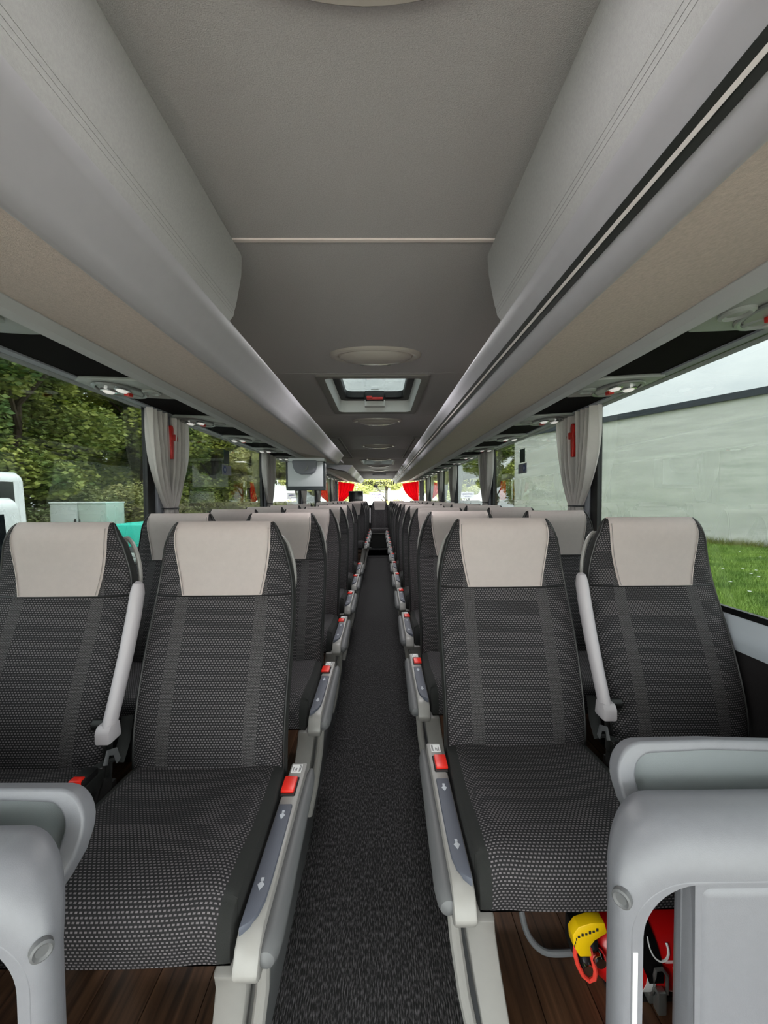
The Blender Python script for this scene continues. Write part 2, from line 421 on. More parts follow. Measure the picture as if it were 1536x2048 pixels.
# ceiling panels, with hatch openings
ceil_root = tag(empty('ceiling', (0, 0, CEIL)), kind='structure')
HW = 0.335               # half width of hatch opening
def panel(y0, y1, hole=None):
    bm = bmesh.new(); g = 0.003
    x0, x1 = X(-WH-0.03), X(WH+0.03)
    if hole is None: box(bm, x0, x1, y0+g, y1-g, 0, 0.03, 0.002, 1)
    else:
        h0, h1 = hole
        box(bm, x0, X(-HW), y0+g, y1-g, 0, 0.03); box(bm, X(HW), x1, y0+g, y1-g, 0, 0.03)
        box(bm, X(-HW), X(HW), y0+g, h0, 0, 0.03); box(bm, X(-HW), X(HW), h1, y1-g, 0, 0.03)
    mk('panel', bm, M['ceiling'], ceil_root, smooth=False)
for a, b_, h in ((Y0-0.1, 1.21, None), (1.21, 2.47, None), (2.47, 3.72, (2.56, 3.56)), (3.72, 4.96, None), (4.96, 6.3, None), (6.3, 7.6, None), (7.6, 9.2, (8.02, 9.02)), (9.2, 11.3, None), (11.3, Y1+0.1, None)):
    panel(a, b_, h)
bm = bmesh.new(); box(bm, X(-0.46), X(0.46), 1.200, 1.214, -0.004, 0.001, 0.001, 1)
mk('seam_strip', bm, M['leather'], ceil_root)
# outer roof skin
bm = bmesh.new()
for a, b_ in ((Y0-0.1, 2.5), (3.62, 7.96), (9.08, Y1+0.1)): box(bm, X(-1.26), X(1.26), a, b_, CEIL+0.13, CEIL+0.16)
for a, b_ in ((2.5, 3.62), (7.96, 9.08)):
    box(bm, X(-1.26), X(-0.40), a, b_, CEIL+0.13, CEIL+0.16); box(bm, X(0.40), X(1.26), a, b_, CEIL+0.13, CEIL+0.16)
for s in (-1, 1): box(bm, *sorted((X(s*1.22), X(s*1.26))), Y0-0.1, Y1+0.1, 1.86, CEIL+0.16)
tag(mk('roof', bm, M['lid'], smooth=False), kind='structure')

# side walls, sills, pillars, glass
ZS, ZT = 0.985, EYE + 0.483 + 0.01     # bottom and top of the glass
pillars = {-1: [Y0+0.02, 0.08, 2.40, 4.55, 6.62, 8.22, 10.7], 1: [Y0+0.02, 0.06, 2.38, 4.43, 6.45, 7.78, 9.85]}
win_n = 0
for s in (-1, 1):
    nm = 'left' if s < 0 else 'right'
    bm = bmesh.new(); box(bm, *sorted((X(s*WH), X(s*(WH+0.06)))), 0.08, Y1, -0.05, ZS-0.07); box(bm, *sorted((X(s*WH), X(s*(WH+0.06)))), Y0, 0.08, -0.05, 0.35)
    wall = tag(mk('wall_' + nm, bm, M['wallcloth'], smooth=False), kind='structure')
    bm = bmesh.new()          # sill: rounded ledge
    poly = [(s*1.215, ZS-0.004), (s*1.203, ZS-0.006), (s*1.195, ZS-0.020), (s*1.186, ZS-0.052), (s*1.179, ZS-0.066), (s*1.180, ZS-0.085), (s*1.187, ZS-0.115), (s*1.215, ZS-0.115)]
    prism(bm, [(X(a), b_) for a, b_ in poly], 'y', 0.08, Y1)
    mk('sill', bm, M['sill'], wall, angle=50)
    bm = bmesh.new(); box(bm, *sorted((X(s*1.196), X(s*1.212))), 0.08, Y1, ZS-0.006, ZS+0.014); box(bm, *sorted((X(s*1.196), X(s*1.212))), Y0, Y1, ZT-0.006, ZT+0.05)
    mk('glass_edge', bm, M['frit'], wall, smooth=False)
    for y in pillars[s]:
        bm = bmesh.new()
        box(bm, *sorted((X(s*1.185), X(s*1.205))), y-0.10, y+0.10, ZS-0.01, ZT+0.03, 0.006, 2, mi=0)
        box(bm, *sorted((X(s*1.2005), X(s*1.225))), y-0.17, y+0.17, ZS-0.01, ZT+0.03, mi=1)
        mk('pillar', bm, [M['winframe'], M['frit']], wall)
    ys = pillars[s] + [Y1]
    for a, b_ in zip(ys[:-1], ys[1:]):
        win_n += 1
        bm = bmesh.new(); box(bm, *sorted((X(s*1.2130), X(s*1.2190))), a+0.16, min(b_-0.16, Y1-0.04), ZS-0.01 if a > 0 else 0.35, ZT+0.03)
        tag(mk('window_%d' % win_n, bm, M['glass_side'] if a > 0 else M['glass_clear'], smooth=False), kind='structure')

# rear wall and window
bm = bmesh.new(); box(bm, X(-1.25), X(1.25), Y1, Y1+0.06, -0.05, 1.17); box(bm, X(-1.25), X(1.25), Y1, Y1+0.06, EYE+0.53, CEIL+0.16)
for s in (-1, 1): box(bm, *sorted((X(s*1.14), X(s*1.25))), Y1, Y1+0.06, 1.17, EYE+0.53)
wall_rear = tag(mk('wall_rear', bm, M['wallcloth'], smooth=False), kind='structure')
bm = bmesh.new()
prism(bm, [(Y1-0.30, CEIL), (Y1-0.02, CEIL), (Y1-0.02, EYE+0.53), (Y1-0.06, EYE+0.52), (Y1-0.22, EYE+0.60), (Y1-0.29, EYE+0.70)], 'x', X(-0.62), X(0.62))
mk('bulkhead', bm, M['ceiling'], wall_rear)
bm = bmesh.new(); box(bm, X(-0.16), X(0.2), Y1-0.29, Y1-0.262, EYE+0.625, EYE+0.66); mk('air_slot', bm, M['black'], wall_rear)
bm = bmesh.new(); box(bm, X(-1.14), X(1.14), Y1-0.05, Y1+0.001, 1.155, 1.175); mk('window_sill', bm, M['black'], wall_rear)
win_n += 1
bm = bmesh.new(); box(bm, X(-1.14), X(1.14), Y1+0.02, Y1+0.026, 1.17, EYE+0.53)
rear_win = tag(mk('window_%d' % win_n, bm, M['glass_clear'], smooth=False), kind='structure')
RY = Y1+0.0285
text_mesh('lettering', 'Mercedes-Benz', 0.165, M['ink'], (X(0.03), RY, EYE+0.43), (PI/2, 0, PI), rear_win, bold=0.004, width=0.98)
bm = bmesh.new(); box(bm, X(-0.14), X(-0.02), Y1-0.04, Y1+0.018, EYE+0.295, EYE+0.37, 0.005); mk('brake_lamp', bm, M['black'], rear_win)
bm = bmesh.new(); box(bm, X(-0.25), X(0.12), Y1+0.027, Y1+0.0276, EYE-0.02, EYE+0.16); mk('sticker', bm, M['paper'], rear_win)
for q, (tx, sz, dz) in enumerate((('#REISTAXI', 0.062, 0.095), ('www.reistaxi', 0.032, 0.03))):
    text_mesh('sticker_print', tx, sz, M['purple'], (X(-0.065), Y1+0.0265, EYE+dz), (PI/2, 0, PI), rear_win, bold=0.002)

# front wall behind the camera with the big windscreen
bm = bmesh.new(); box(bm, X(-1.25), X(1.25), Y0-0.06, Y0, -0.05, 0.05); box(bm, X(-1.25), X(1.25), Y0-0.06, Y0, 2.04, CEIL+0.16)
for s in (-1, 1): box(bm, *sorted((X(s*1.17), X(s*1.25))), Y0-0.06, Y0, 0.05, 2.04)
tag(mk('wall_front', bm, M['wallcloth'], smooth=False), kind='structure')
win_n += 1
bm = bmesh.new(); box(bm, X(-1.17), X(1.17), Y0-0.04, Y0-0.034, 0.05, 2.04)
tag(mk('window_%d' % win_n, bm, M['glass_clear'], smooth=False), kind='structure')

# ================================================================== LUGGAGE RACKS
def rack_profile(s):
    zr = EYE
    tan = [(0.83, zr+0.477), (0.478, zr+0.402)]
    return tan
def rack(s, y0, y1, label, stripes):
    r = tag(empty('luggage_rack', (X(s*0.6), y0, EYE+0.4)), label, 'luggage rack')
    inv = Matrix.Translation(-Vector(r.location))
    def part(nm, bm, m, **k):
        o = mk(nm, bm, m, r, **k); o.matrix_parent_inverse = inv; return o
    bm = bmesh.new(); prism(bm, [(X(s*a), EYE+h) for a, h in ((0.832, 0.478), (0.474, 0.404), (0.474, 0.415), (0.832, 0.489))], 'y', y0, y1)
    part('underside', bm, M['tan'], smooth=False)
    rail = [(0.478, 0.400), (0.470, 0.396), (0.462, 0.399), (0.4465, 0.4245), (0.4325, 0.4455), (0.4185, 0.4635), (0.404, 0.4855), (0.390, 0.503), (0.3905, 0.511), (0.398, 0.514), (0.43, 0.47), (0.478, 0.412)]
    bm = bmesh.new(); prism(bm, [(X(s*a), EYE+h) for a, h in rail], 'y', y0, y1)
    part('rail', bm, M['rail'], angle=50)
    bm = bmesh.new(); prism(bm, [(X(s*a), EYE+h) for a, h in ((0.828, 0.474), (0.850, 0.456), (0.878, 0.449), (0.888, 0.456), (0.890, 0.480), (0.83, 0.49))], 'y', y0, y1)
    part('edge_profile', bm, M['lip'], angle=25)
    bm = bmesh.new(); prism(bm, [(X(s*a), EYE+h) for a, h in ((0.86, 0.470), (1.175, 0.486), (1.175, 0.50), (0.86, 0.49))], 'y', y0, y1)
    part('service_channel', bm, M['blackpanel'], smooth=False)
    bm = bmesh.new(); prism(bm, [(X(s*a), EYE+h) for a, h in ((1.145, 0.478), (1.185, 0.480), (1.195, 0.486), (1.195, 0.50), (1.145, 0.50))], 'y', y0, y1)
    part('outer_trim', bm, M['winframe'], angle=25)
    for ye in (y0, y1-0.02):
        bm = bmesh.new()
        prism(bm, [(X(s*a), EYE+h) for a, h in ((0.474, 0.404), (0.832, 0.478), (1.16, 0.50), (1.16, 0.52), (0.83, 0.53), (0.40, 0.512))], 'y', ye, ye+0.02)
        part('end_cap', bm, M['rail'], smooth=False)
    if stripes:
        def st(nm, a, b_, m, lift):
            p0 = Vector((0.390, 0.500)); p1 = Vector((0.470, 0.405)); d = p1-p0; nrm = Vector((d.y, -d.x)).normalized()   # towards the aisle
            def pt(t):
                return Vector((np.interp(t, [0, .2, .4, .62, .84, 1], [0.390, .404, .4185, .4325, .4465, .462]), np.interp(t, [0, .2, .4, .62, .84, 1], [0.503, .4855, .4635, .4455, .4245, .399])))
            q0, q1 = pt(a), pt(b_); n2 = Vector(((q1-q0).y, -(q1-q0).x)).normalized(); n2 = n2 if n2.x < 0 else -n2
            pl = [q0 - n2*0.004, q0 + n2*lift, q1 + n2*lift, q1 - n2*0.004]
            bm = bmesh.new(); prism(bm, [(X(s*v.x), EYE+v.y) for v in pl], 'y', y0, y1); part(nm, bm, m, smooth=False)
        st('upper_inlay', 0.437, 0.551, M['stripe'], 0.0022); st('silver_inlay', 0.551, 0.611, M['alu'], 0.0032); st('lower_inlay', 0.611, 0.72, M['stripe'], 0.0022)
        for i in range(9):
            yy = 6.4 + i*0.55
            bm = bmesh.new(); prism(bm, [(X(s*a), EYE+h) for a, h in ((0.388, 0.502), (0.399, 0.487), (0.403, 0.489), (0.393, 0.506))], 'y', yy, yy+0.16)
            part('rail_slot', bm, M['stripe'], smooth=False)
    return r
rack(1, Y0, Y1-0.05, 'long grey luggage rack with black and silver inlay on the concrete wall side', True)
rack(-1, Y0, 4.95, 'plain grey luggage rack on the tree side above the front rows', False)
rack(-1, 6.45, Y1-0.05, 'short grey luggage rack above the rearmost rows behind the hanging monitor', False)
# flat soffit over the middle door
bm = bmesh.new(); prism(bm, [(X(-0.52), EYE+0.535), (X(-1.19), EYE+0.49), (X(-1.19), EYE+0.52), (X(-0.52), EYE+0.56)], 'y', 4.95, 6.45)
tag(mk('trim_3', bm, M['ceiling'], smooth=False), kind='structure')

# closed bins over the front rows
def bin_lid(s, label):
    r = tag(empty('overhead_bin', (X(s*0.37), 0.0, EYE+0.6)), label, 'overhead bin', None)
    inv = Matrix.Translation(-Vector(r.location))
    yb, yt = 1.222, 1.198
    prof = [(0.3905, 0.507), (0.383, 0.528), (0.3815, 0.536), (0.379, 0.548), (0.376, 0.556), (0.372, 0.572), (0.358, 0.64), (0.349, 0.675), (0.347, 0.684), (0.350, 0.690), (0.39, 0.730)]
    bm = bmesh.new()
    def f(i, j):
        k = i*(len(prof)-1); k0 = int(round(k)); a, h = prof[k0]
        ye = np.interp(h, [0.5, 0.53, 0.65, 0.684, 0.730], [1.205, 1.225, 1.222, 1.195, 1.15])
        return (X(s*a), Y0 + (ye-Y0)*j, EYE+h)
    grid(bm, f, len(prof)-1, 1)
    # end face
    ends = [v for v in bm.verts if v.co.y > 1.0]
    ends.sort(key=lambda v: v.co.z)
    back = [bm.verts.new((X(s*0.55), v.co.y, v.co.z)) for v in ends]
    for i in range(len(ends)-1): bm.faces.new((ends[i], ends[i+1], back[i+1], back[i]))
    o = mk('lid', bm, M['lid'], r, angle=25); o.matrix_parent_inverse = inv
    for h0, h1 in ((0.531, 0.536), (0.540, 0.545), (0.549, 0.553)):
        bm = bmesh.new()
        a0, a1 = (np.interp(h, [p[1] for p in prof], [p[0] for p in prof]) for h in (h0, h1))
        prism(bm, [(X(s*(a0-0.0006)), EYE+h0), (X(s*(a1-0.0006)), EYE+h1), (X(s*(a1+0.003)), EYE+h1), (X(s*(a0+0.003)), EYE+h0)], 'y', Y0, 1.216)
        o = mk('stitched_rib', bm, M['lid'], r, smooth=False); o.matrix_parent_inverse = inv
bin_lid(-1, 'closed light grey overhead bin above the plain rack, tree side')
bin_lid(1, 'closed light grey overhead bin above the black-striped rack, wall side')

# ================================================================== CEILING LAMPS, HATCHES, GRILLES
def lamp():
    r = empty('ceiling_lamp')
    bm = bmesh.new(); lathe(bm, [(0.235, 0.0), (0.232, -0.012), (0.22, -0.018), (0.20, -0.016), (0.19, -0.008), (0.19, 0.0)], n=48, sy=0.5)
    mk('lamp_rim', bm, M['lampdome'], r)
    bm = bmesh.new(); lathe(bm, [(0.192, -0.004), (0.185, -0.018), (0.15, -0.034), (0.09, -0.043), (0.02, -0.046)], n=48, sy=0.46)
    mk('lamp_cover', bm, M['lampdome'], r)
    for sg in (-1, 1):
        bm = bmesh.new(); lathe(bm, [(0.012, -0.036), (0.012, -0.046), (0.006, -0.049)], c=(sg*0.07, 0.045, 0.006), n=10); mk('screw_cap', bm, M['steel'], r)
    return r
lz = ['beside the front edge of the photo, nearest the camera', 'between the first ceiling seam and the open hatch', 'just behind the hatch with the red handle',
      'between the two dark ceiling grilles', 'right before the second hatch', 'just behind the second hatch', 'last one before the rear window']
proto = lamp()
for i, y in enumerate((0.52, 2.15, 3.95, 5.8, 7.72, 9.45, 10.8)):
    o = proto if i == 0 else copy_tree(proto)
    o.location = (X(0.02), y, CEIL)
    tag(o, 'oval grey ceiling lamp ' + lz[i], 'ceiling lamp', 'oval lamps along the ceiling')
    ld = bpy.data.lights.new('lamp_light', 'AREA'); ld.shape = 'ELLIPSE'; ld.size = 0.36; ld.size_y = 0.16; ld.energy = LAMP_W*(0.4 if i == 0 else 1.0); ld.color = (1.0, 0.98, 0.985)
    lo = bpy.data.objects.new('lamp_light', ld); lo.location = (0, 0, -0.052); link(lo, o)

def hatch(y0, y1, label):
    r = tag(empty('roof_hatch', (X(0.0), (y0+y1)/2, CEIL)), label, 'roof hatch')
    hl = (y1-y0)/2
    def rr(hw, hh, rad, n=5):
        return (arc(hw-rad, hh-rad, rad, 0, 90, n) + arc(-hw+rad, hh-rad, rad, 90, 180, n) + arc(-hw+rad, -hh+rad, rad, 180, 270, n) + arc(hw-rad, -hh+rad, rad, 270, 360, n))
    def ring(nm, loops, m):   # loops: (hw, hh, rad, z)
        bm = bmesh.new(); R = []
        for hw, hh, rad, z in loops: R.append([bm.verts.new((a, b_, z)) for a, b_ in rr(hw, hh, rad)])
        for A, B in zip(R[:-1], R[1:]):
            n = len(A)
            for k in range(n): bm.faces.new((A[k], A[(k+1) % n], B[(k+1) % n], B[k]))
        return mk(nm, bm, m, r)
    ring('trim_frame', [(0.348, hl+0.06, 0.02, 0.0), (0.346, hl+0.058, 0.02, -0.009), (0.31, hl+0.01, 0.05, -0.009), (0.300, hl-0.0, 0.05, -0.002)], M['hatchframe'])
    ring('reveal', [(0.302, hl, 0.05, -0.003), (0.285, hl-0.02, 0.05, 0.085), (0.275, hl-0.03, 0.05, 0.10)], M['hatchwhite'])
    ring('rubber_frame', [(0.283, hl-0.022, 0.05, 0.088), (0.245, hl-0.06, 0.06, 0.093), (0.235, hl-0.07, 0.06, 0.105), (0.235, hl-0.07, 0.06, 0.155)], M['black'])
    bm = bmesh.new(); prism(bm, rr(0.42, hl+0.1, 0.08), 'z', 0.165, 0.170); mk('roof_pane', bm, M['glass_roof'], r, smooth=False)
    bm = bmesh.new(); prism(bm, [(-0.085, hl-0.02), (0.085, hl-0.02), (0.085, hl-0.075), (0.06, hl-0.085), (-0.06, hl-0.085), (-0.085, hl-0.075)], 'z', 0.03, 0.10, 0.006); mk('latch_housing', bm, M['hatchwhite'], r)
    bm = bmesh.new(); prism(bm, [(-0.09, hl-0.10), (0.09, hl-0.10), (0.075, hl-0.13), (-0.075, hl-0.13)], 'z', 0.075, 0.145, 0.004); box(bm, -0.075, 0.075, hl-0.105, hl-0.07, 0.07, 0.12); mk('latch_block', bm, M['black'], r)
    bm = bmesh.new(); box(bm, -0.062, 0.068, hl-0.150, hl-0.125, 0.068, 0.088, 0.004); box(bm, -0.066, -0.02, hl-0.156, hl-0.12, 0.074, 0.098, 0.006)
    mk('release_handle', bm, M['handlered'], r)
    bm = bmesh.new(); box(bm, -0.03, 0.034, hl-0.14, hl-0.132, 0.150, 0.155); mk('latch_pin', bm, M['steel'], r)
    return r
hatch(2.56, 3.56, 'open-lit roof hatch with white reveal and red release handle')
hatch(8.02, 9.02, 'far roof hatch with white reveal, near the rear window')

for s, lb in ((-1, 'dark ceiling air grille beside the plain rack, above the tree-side seats'), (1, 'dark ceiling air grille beside the striped rack, above the wall-side seats')):
    r = tag(empty('air_grille', (X(s*0.58), 6.3, CEIL)), lb, 'air grille')
    bm = bmesh.new()
    for a, b_, c, d in ((-0.14, 0.14, -1.28, -1.25), (-0.14, 0.14, 1.25, 1.28), (-0.14, -0.115, -1.25, 1.25), (0.115, 0.14, -1.25, 1.25)): box(bm, a, b_, c, d, -0.014, 0.0, 0.003, 1)
    mk('grille_frame', bm, M['hatchframe'], r)
    bm = bmesh.new(); box(bm, -0.115, 0.115, -1.25, 1.25, -0.004, 0.0); mk('grille_panel', bm, M['stripe'], r)
    bm = bmesh.new()
    for i in range(2): box(bm, -0.105, 0.105, -1.2+1.22*i, -0.02+1.22*i, -0.008, -0.004)
    mk('grille_mesh', bm, M['silverdark'] if False else M['ceiling'], r)

# ================================================================== SERVICE UNITS under the racks
def service_unit(a):
    """a: +1 when outward is +x. x local 0 at the middle of the channel"""
    r = empty('service_unit')
    bm = bmesh.new(); prism(bm, arc(0, 0, 0.105, -62, 62, 8, rx=0.0)[:0] + [(-0.150, -0.075), (-0.11, -0.095), (0.09, -0.10), (0.150, -0.095), (0.150, 0.095), (0.09, 0.10), (-0.11, 0.095), (-0.150, 0.075)], 'z', -0.012, 0.004, 0.005)
    mk('base_plate', bm, M['psu'], r)
    bm = bmesh.new(); ring = [(a*(0.035 + 0.088*math.cos(t)), 0.078*math.sin(t), -0.016) for t in [2*PI*k/32 for k in range(32)]]
    sweep(bm, ring, 0.007, 8, closed=True); mk('oval_rim', bm, M['steel'], r)
    bm = bmesh.new(); lathe(bm, [(0.083, -0.010), (0.075, -0.018), (0.03, -0.020)], c=(a*0.035, 0, 0), n=28, sy=0.9); mk('oval_field', bm, M['psu'], r)
    for dx, dy in ((0.002, -0.03), (0.075, -0.012)):
        bm = bmesh.new(); lathe(bm, [(0.026, -0.016), (0.026, -0.027), (0.022, -0.028)], c=(a*dx, dy, 0), n=18); l = mk('reading_lamp', bm, M['chrome'], r)
        bm = bmesh.new(); lathe(bm, [(0.022, -0.026), (0.014, -0.034), (0.004, -0.036)], c=(a*dx, dy, 0), n=16); mk('lens', bm, M['lens'], l)
    bm = bmesh.new(); box(bm, a*0.02-0.012, a*0.02+0.012, 0.008, 0.03, -0.034, -0.016, 0.004); mk('call_button', bm, M['handlered'], r)
    for dx, dy in ((-0.085, 0.01), (0.03, 0.052)):
        bm = bmesh.new(); lathe(bm, [(0.036, -0.010), (0.036, -0.018), (0.028, -0.022), (0.02, -0.016), (0.006, -0.020)], c=(a*dx, dy, 0), n=18, sy=0.8); mk('air_nozzle', bm, M['psu'], r)
    return r
for s in (-1, 1):
    proto = service_unit(s); proto.scale = (1, 1.5, 1); side = 'tree side' if s < 0 else 'concrete wall side'
    k = 0
    for i in range(14):
        y = 1.03 + 0.752*i
        if s < 0 and 4.9 < y < 6.55: continue
        o = proto if k == 0 else copy_tree(proto)
        o.location = (X(s*1.018), y, EYE+0.475); o.rotation_euler = (0, s*-0.05, 0)
        ordn = ['nearest', 'second', 'third', 'fourth', 'fifth', 'sixth', 'seventh', 'eighth', 'ninth', 'tenth', 'eleventh', 'twelfth', 'thirteenth', 'fourteenth'][k]
        tag(o, '%s reading light and air unit under the luggage rack, %s' % (ordn, side), 'service unit', 'reading light units under the racks')
        k += 1

# ================================================================== CURTAINS, HAMMERS
def curtain(name, m, span, dirn, zt, zb, amp, folds, ytie, wtie):
    """hanging pleated sheet: from y=0..span at the top, gathered about ytie at the tie"""
    bm = bmesh.new(); nu, nv = 56, 24; ztie = zb + 0.075
    def f(u, v):
        z = zt + (zb-zt)*v
        g = (zt - z)/(zt-ztie)
        k = min(1, g)**2.6 if g <= 1 else 1 - 0.35*(g-1)/(0.075/(zt-ztie))*0.6
        yt = u*span
        yb_ = ytie + (u-0.5)*wtie
        y = yt + (yb_-yt)*k
        x = amp*(1-0.35*k)*math.sin(2*PI*folds*(u + 0.02*math.sin(7*u+3*v))) + 0.004*math.sin(19*u+5*v)
        return (x, y, z)
    grid(bm, f, nu, nv)
    bmesh.ops.solidify(bm, geom=bm.faces[:], thickness=0.003)
    return mk(name, bm, m, angle=80)
fr = mk  # alias
cnames = ['nearest', 'second', 'third', 'fourth', 'fifth']
protoc = None
for s in (-1, 1):
    side = 'tree side' if s < 0 else 'concrete wall side'
    ps = [p for p in pillars[s] if p > 1]
    for j, y in enumerate(ps):
        for h, (dy, span, yt) in enumerate(((-0.23, 0.20, 0.205), (0.022, 0.20, 0.0))):
            key = (h,)
            if protoc is None: protoc = {}
            if key not in protoc:
                c = curtain('curtain', M['curtain'], span, 1, EYE+0.478, 1.24, 0.027, 4, yt, 0.07)
                protoc[key] = c
                bmt = bmesh.new(); zz = 1.318
                ringp = [(0.022*math.cos(t), yt + 0.042*math.sin(t), zz) for t in [2*PI*k/20 for k in range(20)]]
                sweep(bmt, ringp, 0.012, 6, closed=True, flat=0.35, up=(0, 0, 1)); mk('tie_band', bmt, M['tvdark'], c)
                o = c
            else: o = copy_tree(protoc[key])
            o.location = (X(s*1.166), y+dy, 0)
            tag(o, 'pale grey tied curtain on the %s window pillar, %s half, %s' % (cnames[j], 'front' if h == 0 else 'rear', side), 'curtain', 'grey curtains at the window pillars')
def hammer(s, y, label):
    r = tag(empty('emergency_hammer', (X(s*1.155), y, EYE+0.33)), label, 'hammer', 'red emergency hammers')
    bm = bmesh.new(); prism(bm, [(-0.014, -0.10), (0.012, -0.10), (0.016, 0.0), (0.018, 0.07), (0.012, 0.088), (-0.006, 0.092), (-0.018, 0.082), (-0.02, 0.0)], 'x', -0.011, 0.011, 0.004)
    mk('grip', bm, M['handlered'], r)
    bm = bmesh.new(); prism(bm, [(-0.016, 0.010), (0.052, 0.004), (0.062, 0.022), (0.048, 0.046), (-0.016, 0.04)], 'x', -0.014, 0.014, 0.004); mk('hammer_head', bm, M['handlered'], r)
    bm = bmesh.new(); lathe(bm, [(0.009, 0.052), (0.006, 0.068), (0.001, 0.074)], c=(0, 0, 0.024), axis='y', n=10); mk('steel_tip', bm, M['steel'], r)
    bm = bmesh.new(); box(bm, *sorted((0.012*s, 0.026*s)), -0.028, 0.034, -0.05, 0.06, 0.003, 1); mk('bracket', bm, M['handlered'], r)
    return r
hammer(-1, 2.395, 'red emergency hammer between curtains of the nearest pillar, tree side')
hammer(1, 2.395, 'red emergency hammer between curtains of the nearest pillar, concrete wall side')

# window stickers
for s in (-1, 1):
    side = 'tree side' if s < 0 else 'concrete wall side'
    x = X(s*1.2105)
    bm = bmesh.new(); box(bm, x-0.0008, x+0.0008, 3.31, 3.51, EYE+0.195, EYE+0.275)
    o = tag(mk('window_sticker', bm, M['stickerblue'], smooth=False), 'grey blue notice sticker with round mark on the window, ' + side, 'sticker')
    bm = bmesh.new(); lathe(bm, [(0.030, -0.0006), (0.030, 0.0006)], c=(x - s*0.0014, 3.365, EYE+0.237), axis='x', n=20); mk('round_mark', bm, M['bluemark'], o, smooth=False)
    bm = bmesh.new(); lathe(bm, [(0.014, -0.0006), (0.014, 0.0006)], c=(x - s*0.0022, 3.365, EYE+0.237), axis='x', n=16); mk('mark_centre', bm, M['icon'], o, smooth=False)
    bm = bmesh.new(); box(bm, x-0.0008, x+0.0008, 3.35, 3.47, EYE+0.285, EYE+0.395)
    tag(mk('window_sticker', bm, M['stickergreen'], smooth=False), 'dark green exit sticker above the grey notice on the window, ' + side, 'sticker')

# ================================================================== MONITOR, REAR BITS
r = tag(empty('monitor', (X(-0.725), 4.28, EYE+0.38)), 'pale grey flip-down monitor hanging under the plain rack', 'monitor')
bm = bmesh.new(); prism(bm, [(-0.185, -0.005), (0.185, -0.005), (0.185, -0.265), (-0.185, -0.265)], 'y', 0, 0.11, 0.008); mk('housing', bm, M['tv'], r)
bm = bmesh.new(); prism(bm, [(-0.187, -0.255), (0.187, -0.255), (0.200, -0.298), (-0.200, -0.298)], 'y', -0.012, 0.125, 0.006); mk('lower_rim', bm, M['tvdark'], r)
bm = bmesh.new(); box(bm, 0.185, 0.200, -0.004, 0.115, -0.285, 0.0, 0.004); box(bm, -0.200, -0.185, -0.004, 0.115, -0.285, 0.0, 0.004); mk('side_frame', bm, M['tvdark'], r)
bm = bmesh.new(); prism(bm, [(-0.135, 0.01), (0.125, 0.01), (0.118, -0.07), (0.10, -0.115), (0.06, -0.135), (-0.04, -0.135), (-0.09, -0.115), (-0.118, -0.07)], 'y', -0.045, 0.01, 0.018, 3); mk('mount_boss', bm, M['winframe'], r)
bm = bmesh.new(); prism(bm, [(-0.17, 0.035), (0.20, 0.035), (0.20, 0.0), (-0.17, 0.0)], 'y', -0.03, 0.11, 0.006); mk('mount_bracket', bm, M['tv'], r)
bm = bmesh.new(); sweep(bm, [(0.0+0.03*math.cos(t), -0.049, -0.06+0.032*math.sin(t)) for t in [math.radians(d) for d in range(-110, 40, 15)]], 0.006, 8); mk('boss_mark', bm, M['lid'], r)

r = tag(empty('rear_screen', (X(-0.60), 11.0, EYE-0.30)), 'small glossy black box in front of the rear window beside a red curtain', 'screen')
bm = bmesh.new(); box(bm, -0.19, 0.19, 0.0, 0.16, 0.18, 0.49, 0.012); mk('case', bm, M['tvdark'], r)
bm = bmesh.new(); box(bm, -0.175, 0.175, -0.004, 0.002, 0.195, 0.475); mk('glossy_front', bm, mat('gloss black', (8, 8, 9), 0.06), r)
bm = bmesh.new(); box(bm, -0.05, 0.05, 0.05, 0.12, -0.90, 0.19, 0.008); mk('stand_post', bm, M['black'], r)

def red_curtain(s, label):
    bm = bmesh.new(); zt, zb = EYE+0.46, EYE-0.12
    def f(u, v):
        z = zt + (zb-zt)*v
        wtop, wbot = 0.45, 0.11
        k = min(1, v/0.95)**2.0
        wd = wtop + (wbot-wtop)*k
        xin = 1.115 - u*wd
        sag = 0.10*math.sin(PI*min(1, v*1.1))*u*0.0
        return (X(s*(xin - sag)), Y1-0.09 + 0.022*math.sin(2*PI*5*u + 1.2*v), z - 0.06*u*(1-v) )
    grid(bm, f, 50, 22); bmesh.ops.solidify(bm, geom=bm.faces[:], thickness=0.003)
    o = tag(mk('red_curtain', bm, M['redcloth'], angle=80), label, 'curtain')
    bm = bmesh.new(); sweep(bm, [(X(s*1.12), Y1-0.09, EYE+0.475), (X(s*0.70), Y1-0.09, EYE+0.475)], 0.008, 8); mk('curtain_rod', bm, M['steel'], o)
red_curtain(-1, 'red tied curtain at the rear window beside the black box')
red_curtain(1, 'red tied curtain at the rear window on the wall side, no box beside')

